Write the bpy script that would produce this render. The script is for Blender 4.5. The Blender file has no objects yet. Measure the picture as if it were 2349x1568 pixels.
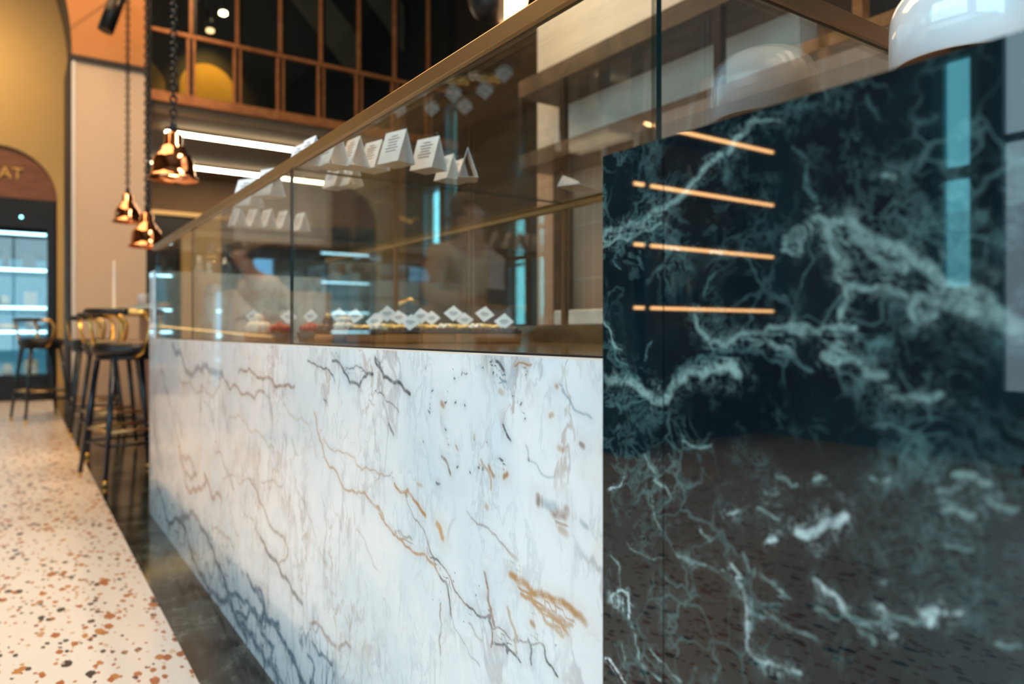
import bpy, bmesh, math, random
import numpy as np
from mathutils import Vector, Matrix

random.seed(7)
rng = np.random.default_rng(11)
S = bpy.context.scene
COL = S.collection
PI = math.pi

# ------------------------------------------------------------------ camera
FPX = 1659.0
HOR = 762.0
YAW = math.radians(34.36)
CC, SS = math.cos(YAW), math.sin(YAW)
CAMH = 0.90
cd = bpy.data.cameras.new('camera')
cam = bpy.data.objects.new('camera', cd)
COL.objects.link(cam)
cam.location = (0, 0, CAMH)
cam.rotation_euler = (PI / 2, 0, -YAW)
cd.sensor_width = 36
cd.lens = FPX / 2349 * 36
cd.shift_y = -(784 - HOR) / 2349
cd.clip_start = 0.02
cd.dof.use_dof = True
cd.dof.focus_distance = 1.06
cd.dof.aperture_fstop = 3.2
cd.dof.aperture_blades = 0
S.camera = cam

# ------------------------------------------------------------------ world, exposure
W = bpy.data.worlds.new('world')
S.world = W
W.use_nodes = True
wn = W.node_tree
bg = wn.nodes['Background']
bg.inputs['Color'].default_value = (0.55, 0.84, 1.0, 1)
bg.inputs['Strength'].default_value = 4.0
S.view_settings.view_transform = 'Standard'
S.view_settings.look = 'None'
S.view_settings.gamma = 1
S.view_settings.use_curve_mapping = False
S.view_settings.exposure = 0.0
S.cycles.max_bounces = 12
S.cycles.transparent_max_bounces = 32
S.cycles.glossy_bounces = 8
S.cycles.sample_clamp_indirect = 6
S.cycles.caustics_reflective = False
S.cycles.caustics_refractive = False


def area_light(name, loc, direction, sx, sy, power, color, spread=None):
    l = bpy.data.lights.new(name, 'AREA')
    l.shape = 'RECTANGLE'
    l.size, l.size_y = sx, sy
    l.energy = power
    l.color = color
    if spread:
        l.spread = math.radians(spread)
    o = bpy.data.objects.new(name, l)
    COL.objects.link(o)
    o.location = loc
    o.rotation_euler = Vector(direction).to_track_quat('-Z', 'Y').to_euler()
    return o


def spot_light(name, loc, target, power, color, angle=60, blend=.6, r=.05):
    l = bpy.data.lights.new(name, 'SPOT')
    l.energy = power
    l.color = color
    l.spot_size = math.radians(angle)
    l.spot_blend = blend
    l.shadow_soft_size = r
    o = bpy.data.objects.new(name, l)
    COL.objects.link(o)
    o.location = loc
    o.rotation_euler = (Vector(target) - Vector(loc)).to_track_quat('-Z', 'Y').to_euler()
    return o


def point_light(name, loc, power, color, r=.05):
    l = bpy.data.lights.new(name, 'POINT')
    l.energy = power
    l.color = color
    l.shadow_soft_size = r
    o = bpy.data.objects.new(name, l)
    COL.objects.link(o)
    o.location = loc
    return o


DAY = (0.93, 0.955, 1.0)
WARM = (1.0, 0.60, 0.27)
WARM2 = (1.0, 0.62, 0.32)
# daylight through the street windows on the customers' side and behind the camera
area_light('daylight_street', (-4.70, -.58, 2.22), (1, 0, 0), 5.63, 3.54, 200, DAY)
area_light('daylight_entrance', (-1.2, -4.42, 2.1), (0, 1, 0), 4.39, 3.59, 60, DAY)
area_light('daylight_side_window', (-4.70, 2.485, 2.05), (1, 0, 0), .33, 1.78, 9, (.62, .93, 1))
area_light('daylight_rear_window', (-4.70, 9.91, 2.7), (1, 0, 0), .40, 3.5, 22, (.62, .93, 1))
area_light('daylight_rear_window', (-4.70, 10.55, 2.1), (1, 0, 0), .60, 2.3, 22, (.62, .93, 1))
# warm lamps of the hall, plus fill lights added for the case
area_light('warm_ceiling_hall', (-1.0, 6.5, 6.2), (0, 0, -1), 3, 6, 320, WARM2)
area_light('warm_ceiling_work', (2.0, 2.6, 4.6), (0, 0, -1), 0.8, 2.4, 150, (1.0, 0.80, 0.56))
spot_light('wall_washer', (-0.75, 10.3, 4.6), (-0.75, 11.5, 4.1), 70, (1.0, 0.66, 0.30), 150, 1.0, .1)
spot_light('pier_spot', (2.2, 7.2, 5.9), (0.75, 9.0, 3.6), 200, WARM, 60, .7, .03)
spot_light('pier_front_spot', (0.0, 5.6, 4.9), (0.85, 9.0, 1.9), 140, (1.0, 0.66, 0.38), 55, .9, .1)
for yy in (1.6, 2.3, 3.0):  # added fill from above, brightens the pastries and cards
    spot_light('added_case_downlight', (1.05, yy, 3.3), (1.08, yy, .9), 42, (1.0, 0.80, 0.58), 55, .8, .05)
for yy in (1.7, 2.9):  # added fill from the customers' side, brightens the card faces
    spot_light('added_case_front_spot', (-.9, yy - .5, 4.2), (.95, yy, 1.05), 150, (1.0, .90, .78), 26, .8, .06)
area_light('bar_glow', (1.0, 6.2, 1.03), (0.1, 0, -1), 0.2, 4.0, 11, (1.0, 0.62, 0.2))


# ------------------------------------------------------------------ pixel rays of the photograph -> world
def ray(px, py):
    r = (px - 1174.5) / FPX
    u = (HOR - py) / FPX
    return (r * CC + SS, -r * SS + CC, u)


def on_x(px, py, X):
    a, b, c = ray(px, py)
    d = X / a
    return (X, d * b, CAMH + d * c)


def on_y(px, py, Y):
    a, b, c = ray(px, py)
    d = Y / b
    return (d * a, Y, CAMH + d * c)


def on_z(px, py, Z):
    a, b, c = ray(px, py)
    d = (Z - CAMH) / c
    return (d * a, d * b, Z)


def at_d(px, d, z):
    a, b, c = ray(px, 700)
    return (d * a, d * b, z)


# ------------------------------------------------------------------ node helpers
class NT:
    def __init__(s, name):
        s.m = bpy.data.materials.new(name)
        s.m.use_nodes = True
        s.t = s.m.node_tree
        s.p = s.t.nodes['Principled BSDF']
        s.out = s.t.nodes['Material Output']

    def n(s, typ, **kw):
        nd = s.t.nodes.new(typ)
        for k, v in kw.items():
            setattr(nd, k, v)
        return nd

    def set(s, sock, v):
        if isinstance(v, bpy.types.NodeSocket):
            s.t.links.new(v, sock)
        elif v is not None:
            sock.default_value = v

    def math(s, op, a, b=None, c=None, clamp=False):
        nd = s.n('ShaderNodeMath', operation=op, use_clamp=clamp)
        s.set(nd.inputs[0], a)
        if b is not None: s.set(nd.inputs[1], b)
        if c is not None: s.set(nd.inputs[2], c)
        return nd.outputs[0]

    def ramp(s, v, a, b, lo=0., hi=1.):
        nd = s.n('ShaderNodeMapRange', interpolation_type='SMOOTHSTEP')
        s.set(nd.inputs['Value'], v)
        s.set(nd.inputs['From Min'], a); s.set(nd.inputs['From Max'], b)
        s.set(nd.inputs['To Min'], lo); s.set(nd.inputs['To Max'], hi)
        return nd.outputs[0]

    def lin(s, v, a, b, lo=0., hi=1.):
        nd = s.n('ShaderNodeMapRange')
        s.set(nd.inputs['Value'], v)
        s.set(nd.inputs['From Min'], a); s.set(nd.inputs['From Max'], b)
        s.set(nd.inputs['To Min'], lo); s.set(nd.inputs['To Max'], hi)
        return nd.outputs[0]

    def mix(s, f, a, b):
        nd = s.n('ShaderNodeMix', data_type='RGBA')
        s.set(nd.inputs[0], f)
        s.set(nd.inputs[6], a if not isinstance(a, tuple) or len(a) == 4 else (*a, 1))
        s.set(nd.inputs[7], b if not isinstance(b, tuple) or len(b) == 4 else (*b, 1))
        return nd.outputs[2]

    def coord(s, scale=(1, 1, 1), rot=(0, 0, 0), loc=(0, 0, 0), src='Object'):
        tc = s.n('ShaderNodeTexCoord')
        mp = s.n('ShaderNodeMapping')
        s.t.links.new(tc.outputs[src], mp.inputs[0])
        mp.inputs['Scale'].default_value = scale
        mp.inputs['Rotation'].default_value = rot
        mp.inputs['Location'].default_value = loc
        return mp.outputs[0]

    def noise(s, v, scale, detail=4, rough=.55, dist=0.):
        nd = s.n('ShaderNodeTexNoise')
        s.set(nd.inputs['Vector'], v)
        nd.inputs['Scale'].default_value = scale
        nd.inputs['Detail'].default_value = detail
        nd.inputs['Roughness'].default_value = rough
        nd.inputs['Distortion'].default_value = dist
        return nd

    def voro(s, v, scale, feature='F1', rand=1.):
        nd = s.n('ShaderNodeTexVoronoi', feature=feature)
        s.set(nd.inputs['Vector'], v)
        nd.inputs['Scale'].default_value = scale
        nd.inputs['Randomness'].default_value = rand
        return nd

    def warp(s, v, scale, amt):
        nz = s.noise(v, scale, 3)
        sub = s.n('ShaderNodeVectorMath', operation='SUBTRACT')
        s.t.links.new(nz.outputs['Color'], sub.inputs[0])
        sub.inputs[1].default_value = (.5, .5, .5)
        sc = s.n('ShaderNodeVectorMath', operation='SCALE')
        s.t.links.new(sub.outputs[0], sc.inputs[0])
        sc.inputs['Scale'].default_value = amt
        ad = s.n('ShaderNodeVectorMath', operation='ADD')
        s.set(ad.inputs[0], v)
        s.t.links.new(sc.outputs[0], ad.inputs[1])
        return ad.outputs[0]

    def base(s, c): s.set(s.p.inputs['Base Color'], c if not isinstance(c, tuple) or len(c) == 4 else (*c, 1))


def mat(name, color, rough=.5, metal=0., emis=None, estr=0., var=.12, vscale=12, bump=0., coat=0., spec=None):
    t = NT(name)
    v = t.coord()
    nz = t.noise(v, vscale, 4)
    dark = tuple(c * (1 - var) for c in color)
    lite = tuple(min(1, c * (1 + var)) for c in color)
    t.base(t.mix(nz.outputs['Fac'], dark, lite))
    t.p.inputs['Roughness'].default_value = rough
    t.p.inputs['Metallic'].default_value = metal
    if coat:
        t.p.inputs['Coat Weight'].default_value = coat
        t.p.inputs['Coat Roughness'].default_value = .05
    if spec is not None:
        t.p.inputs['Specular IOR Level'].default_value = spec
    if emis:
        t.p.inputs['Emission Color'].default_value = (*emis, 1)
        t.p.inputs['Emission Strength'].default_value = estr
    if bump:
        b = t.n('ShaderNodeBump')
        b.inputs['Strength'].default_value = bump
        b.inputs['Distance'].default_value = .002
        t.t.links.new(nz.outputs['Fac'], b.inputs['Height'])
        t.t.links.new(b.outputs[0], t.p.inputs['Normal'])
    return t.m


def glass_mat(name, tint=(.95, .96, .94), f0=.055, boost=1.0, dust=0.):
    """thin pane: clear transmission plus a Schlick mirror term, both faces alike"""
    t = NT(name)
    lw = t.n('ShaderNodeLayerWeight')
    lw.inputs['Blend'].default_value = .5
    p5 = t.math('POWER', lw.outputs['Facing'], 5.0)
    f = t.math('MULTIPLY_ADD', p5, (1 - f0) * boost, f0, clamp=True)
    tr = t.n('ShaderNodeBsdfTransparent')
    tr.inputs[0].default_value = (*tint, 1)
    gl = t.n('ShaderNodeBsdfGlossy')
    gl.inputs['Roughness'].default_value = .0
    gl.inputs['Color'].default_value = (1, 1, 1, 1)
    mx = t.n('ShaderNodeMixShader')
    t.t.links.new(f, mx.inputs[0])
    t.t.links.new(tr.outputs[0], mx.inputs[1])
    t.t.links.new(gl.outputs[0], mx.inputs[2])
    last = mx.outputs[0]
    if dust:
        df = t.n('ShaderNodeBsdfDiffuse')
        df.inputs[0].default_value = (.8, .75, .65, 1)
        v = t.coord(scale=(9, .8, 1))
        nz = t.noise(v, 6, 6, .7, .6)
        k = t.ramp(nz.outputs['Fac'], .42, .75, 0, dust)
        m2 = t.n('ShaderNodeMixShader')
        t.t.links.new(k, m2.inputs[0])
        t.t.links.new(last, m2.inputs[1])
        t.t.links.new(df.outputs[0], m2.inputs[2])
        last = m2.outputs[0]
    t.t.links.new(last, t.out.inputs[0])
    return t.m


def emit_mat(name, color, strength):
    t = NT(name)
    t.base(color)
    t.p.inputs['Emission Color'].default_value = (*color, 1)
    t.p.inputs['Emission Strength'].default_value = strength
    return t.m


# ------------------------------------------------------------------ mesh helpers
def link(o): COL.objects.link(o); return o


def tag(o, label=None, cat=None, group=None, kind=None):
    if label: o['label'] = label
    if cat: o['category'] = cat
    if group: o['group'] = group
    if kind: o['kind'] = kind
    return o


def thing(name, label, cat, loc=(0, 0, 0), rz=0., group=None, kind=None):
    o = bpy.data.objects.new(name, None)
    o.empty_display_size = .05
    link(o)
    o.location = loc
    o.rotation_euler = (0, 0, rz)
    tag(o, label, cat, group, kind)
    return o


def bm_obj(name, bm, m=None, parent=None, smooth=False, mats=None):
    me = bpy.data.meshes.new(name)
    bmesh.ops.recalc_face_normals(bm, faces=bm.faces)
    bm.to_mesh(me)
    bm.free()
    if mats:
        for k in mats: me.materials.append(k)
    elif m: me.materials.append(m)
    if smooth:
        for p in me.polygons: p.use_smooth = True
    o = link(bpy.data.objects.new(name, me))
    if parent: o.parent = parent
    return o


def box(bm, x0, x1, y0, y1, z0, z1, bev=0., mi=0, M=None):
    vs = [bm.verts.new(p) for p in ((x0, y0, z0), (x1, y0, z0), (x1, y1, z0), (x0, y1, z0), (x0, y0, z1), (x1, y0, z1), (x1, y1, z1), (x0, y1, z1))]
    fs = [bm.faces.new([vs[i] for i in q]) for q in ((3, 2, 1, 0), (4, 5, 6, 7), (0, 1, 5, 4), (1, 2, 6, 5), (2, 3, 7, 6), (3, 0, 4, 7))]
    for f in fs: f.material_index = mi
    if M is not None:
        for v in vs: v.co = M @ v.co
    if bev:
        es = list({e for f in fs for e in f.edges})
        bmesh.ops.bevel(bm, geom=es, offset=bev, segments=2, affect='EDGES', profile=.6)
    return fs


def boxes(name, rects, m, parent=None, bev=0.):
    bm = bmesh.new()
    for r in rects: box(bm, *r, bev=bev)
    return bm_obj(name, bm, m, parent)


def tube(bm, pts, r, seg=8, caps=True):
    """swept tube through points; r a number or list"""
    pts = [Vector(p) for p in pts]
    n = len(pts)
    rs = r if isinstance(r, (list, tuple)) else [r] * n
    rings = []
    up = Vector((0, 0, 1))
    for i, p in enumerate(pts):
        d = (pts[min(i + 1, n - 1)] - pts[max(i - 1, 0)]).normalized()
        a = d.cross(up if abs(d.z) < .95 else Vector((1, 0, 0))).normalized()
        b = d.cross(a).normalized()
        rings.append([bm.verts.new(p + (a * math.cos(2 * PI * k / seg) + b * math.sin(2 * PI * k / seg)) * rs[i]) for k in range(seg)])
    for i in range(n - 1):
        # align next ring to the previous one
        for k in range(seg):
            f = bm.faces.new((rings[i][k], rings[i][(k + 1) % seg], rings[i + 1][(k + 1) % seg], rings[i + 1][k]))
            f.smooth = True
    if caps:
        bm.faces.new(rings[0][::-1]); bm.faces.new(rings[-1])


def lathe(bm, prof, seg=32, cx=0, cy=0, cz=0, cap=True):
    """prof: list of (r, z)"""
    rings = []
    for r, z in prof:
        if r < 1e-6:
            rings.append([bm.verts.new((cx, cy, cz + z))])
        else:
            rings.append([bm.verts.new((cx + r * math.cos(2 * PI * k / seg), cy + r * math.sin(2 * PI * k / seg), cz + z)) for k in range(seg)])
    for a, b in zip(rings[:-1], rings[1:]):
        for k in range(seg):
            j = (k + 1) % seg
            if len(a) == 1 and len(b) == 1: continue
            if len(a) == 1: f = bm.faces.new((a[0], b[j], b[k]))
            elif len(b) == 1: f = bm.faces.new((a[k], a[j], b[0]))
            else: f = bm.faces.new((a[k], a[j], b[j], b[k]))
            f.smooth = True


def blob(bm, c, r, sx=1, sy=1, sz=1, sub=2, jit=0., rot=0.):
    M = Matrix.Translation(c) @ Matrix.Rotation(rot, 4, 'Z') @ Matrix.Diagonal((r * sx, r * sy, r * sz, 1))
    res = bmesh.ops.create_icosphere(bm, subdivisions=sub, radius=1, matrix=M)
    for v in res['verts']:
        if jit: v.co += Vector((random.uniform(-1, 1), random.uniform(-1, 1), random.uniform(-1, 1))) * jit
        for f in v.link_faces: f.smooth = True


def copy_tree(o, parent=None):
    c = o.copy()
    COL.objects.link(c)
    if parent is not None: c.parent = parent
    for ch in list(o.children): copy_tree(ch, c)
    return c


# ------------------------------------------------------------------ marble slabs: hand-traced veins as a displacement-free field
CROPS = {1: (340, 760, 1.941), 2: (860, 780, 1.991), 3: (1380, 260, 2.24), 4: (1380, 900, 2.348), 5: (1800, 0, 1.742)}


def vein_world(crop, pts, X, wig):
    ox, oy, sc = CROPS[crop]
    out = []
    for (x, y) in pts:
        p = on_x(ox + x / sc, oy + y / sc, X)
        out.append((p[1], p[2]))
    P = np.array(out)
    if len(P) == 1: return np.vstack([P, P + 1e-4])
    # fractal midpoint subdivision: natural wander of the vein
    for it in range(3):
        mid = (P[1:] + P[:-1]) / 2
        d = P[1:] - P[:-1]
        L = np.hypot(d[:, 0], d[:, 1])[:, None]
        nrm = np.stack([-d[:, 1], d[:, 0]], 1)
        mid = mid + nrm * rng.uniform(-1, 1, (len(mid), 1)) * wig
        Q = np.empty((len(P) + len(mid), 2))
        Q[0::2] = P; Q[1::2] = mid
        P = Q
    return P


def vein_slab(name, X, y0, y1, z0, z1, thick, ys, zs, veins, m, parent, wig=.16, wm=2.0):
    """slab whose front face (facing -X) is a fine grid carrying the vein field in attributes"""
    ny, nz = len(ys), len(zs)
    YY, ZZ = np.meshgrid(ys, zs, indexing='ij')
    P = np.stack([YY.ravel(), ZZ.ravel()], 1)
    n = len(P)
    best = np.full(n, 1e3)
    off = np.zeros((n, 3)); off[:, 2] = 1.0; off[:, 0] = 1.0
    wid = np.zeros((n, 3)); wid[:, 0] = .001
    colr = np.zeros((n, 4)); colr[:, 3] = 1
    for crop, w, strength, color, pts in veins:
        V = vein_world(crop, pts, X, wig)
        yc, zc = V.mean(0)
        D = yc * CC + X * SS
        hw = w * (wm * 1.35 if crop == 2 else wm) / CROPS[crop][2] * D / FPX
        # the slab recedes: widths measured on screen stretch along the slab
        reach = .05
        sel = np.where((P[:, 0] > V[:, 0].min() - reach) & (P[:, 0] < V[:, 0].max() + reach) & (P[:, 1] > V[:, 1].min() - reach) & (P[:, 1] < V[:, 1].max() + reach))[0]
        if not len(sel): continue
        Q = P[sel]
        bd = np.full(len(sel), 1e3); bo = np.zeros((len(sel), 2))
        for a, b in zip(V[:-1], V[1:]):
            ab = b - a
            t = np.clip(((Q - a) @ ab) / (ab @ ab + 1e-12), 0, 1)
            o = Q - (a + t[:, None] * ab)
            d = np.hypot(o[:, 0], o[:, 1])
            k = d < bd
            bd[k] = d[k]; bo[k] = o[k]
        sc = bd - hw
        k = sc < best[sel]
        idx = sel[k]
        best[idx] = sc[k]
        off[idx, 0:2] = bo[k]; off[idx, 2] = bd[k]
        wid[idx, 0] = hw; wid[idx, 1] = strength; wid[idx, 2] = 1
        colr[idx, :3] = color
    bm = bmesh.new()
    verts = np.stack([np.full(n, X), YY.ravel(), ZZ.ravel()], 1)
    faces = []
    for i in range(ny - 1):
        for j in range(nz - 1):
            a = i * nz + j
            faces.append((a, a + 1, a + nz + 1, a + nz))
    bx = [(X, y0, z0), (X, y1, z0), (X, y1, z1), (X, y0, z1), (X + thick, y0, z0), (X + thick, y1, z0), (X + thick, y1, z1), (X + thick, y0, z1)]
    q = [(4, 5, 6, 7), (0, 1, 5, 4), (2, 3, 7, 6), (1, 2, 6, 5), (0, 4, 7, 3)]
    allv = np.vstack([verts, np.array(bx)])
    faces += [tuple(n + i for i in f) for f in q]
    me = bpy.data.meshes.new(name)
    me.from_pydata([tuple(v) for v in allv], [], faces)
    pad = lambda A, fill: np.vstack([A, np.tile(fill, (8, 1))])
    for nm, A, fill in (('vein_off', off, (1, 0, 1)), ('vein_wid', wid, (.001, 0, 0))):
        at = me.attributes.new(nm, 'FLOAT_VECTOR', 'POINT')
        at.data.foreach_set('vector', pad(A, fill).astype(np.float32).ravel())
    at = me.attributes.new('vein_col', 'FLOAT_COLOR', 'POINT')
    at.data.foreach_set('color', pad(colr, (0, 0, 0, 1)).astype(np.float32).ravel())
    me.materials.append(m)
    me.validate()
    o = link(bpy.data.objects.new(name, me))
    o.parent = parent
    return o


def vein_mask(t, cell, v, wobble, wscale=60):
    """nodes: 1 on a vein, 0 off it; also returns a wider halo and the vein colour"""
    a = t.n('ShaderNodeAttribute', attribute_name='vein_off')
    b = t.n('ShaderNodeAttribute', attribute_name='vein_wid')
    c = t.n('ShaderNodeAttribute', attribute_name='vein_col')
    sa = t.n('ShaderNodeSeparateXYZ'); t.t.links.new(a.outputs['Vector'], sa.inputs[0])
    sb = t.n('ShaderNodeSeparateXYZ'); t.t.links.new(b.outputs['Vector'], sb.inputs[0])
    x2 = t.math('MULTIPLY', sa.outputs[0], sa.outputs[0])
    y2 = t.math('MULTIPLY', sa.outputs[1], sa.outputs[1])
    mag = t.math('SQRT', t.math('ADD', x2, y2))
    d = t.math('MAXIMUM', mag, t.math('SUBTRACT', sa.outputs[2], cell))
    nz = t.noise(v, wscale, 6, .75, .5)
    nz2 = t.noise(v, wscale * .22, 3, .6)
    d = t.math('ADD', d, t.math('MULTIPLY', t.math('SUBTRACT', nz.outputs['Fac'], .5), wobble))
    nd = t.math('DIVIDE', d, sb.outputs[0])
    brk = t.ramp(nz2.outputs['Fac'], .30, .60, .55, 1.0)
    core = t.math('MULTIPLY', t.math('MULTIPLY', t.ramp(nd, 1.25, .2, 0, 1), sb.outputs[1]), brk)
    halo = t.math('MULTIPLY', t.math('MULTIPLY', t.ramp(nd, 5.0, .0, 0, 1), sb.outputs[1]), brk)
    return core, halo, c.outputs['Color']


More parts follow.
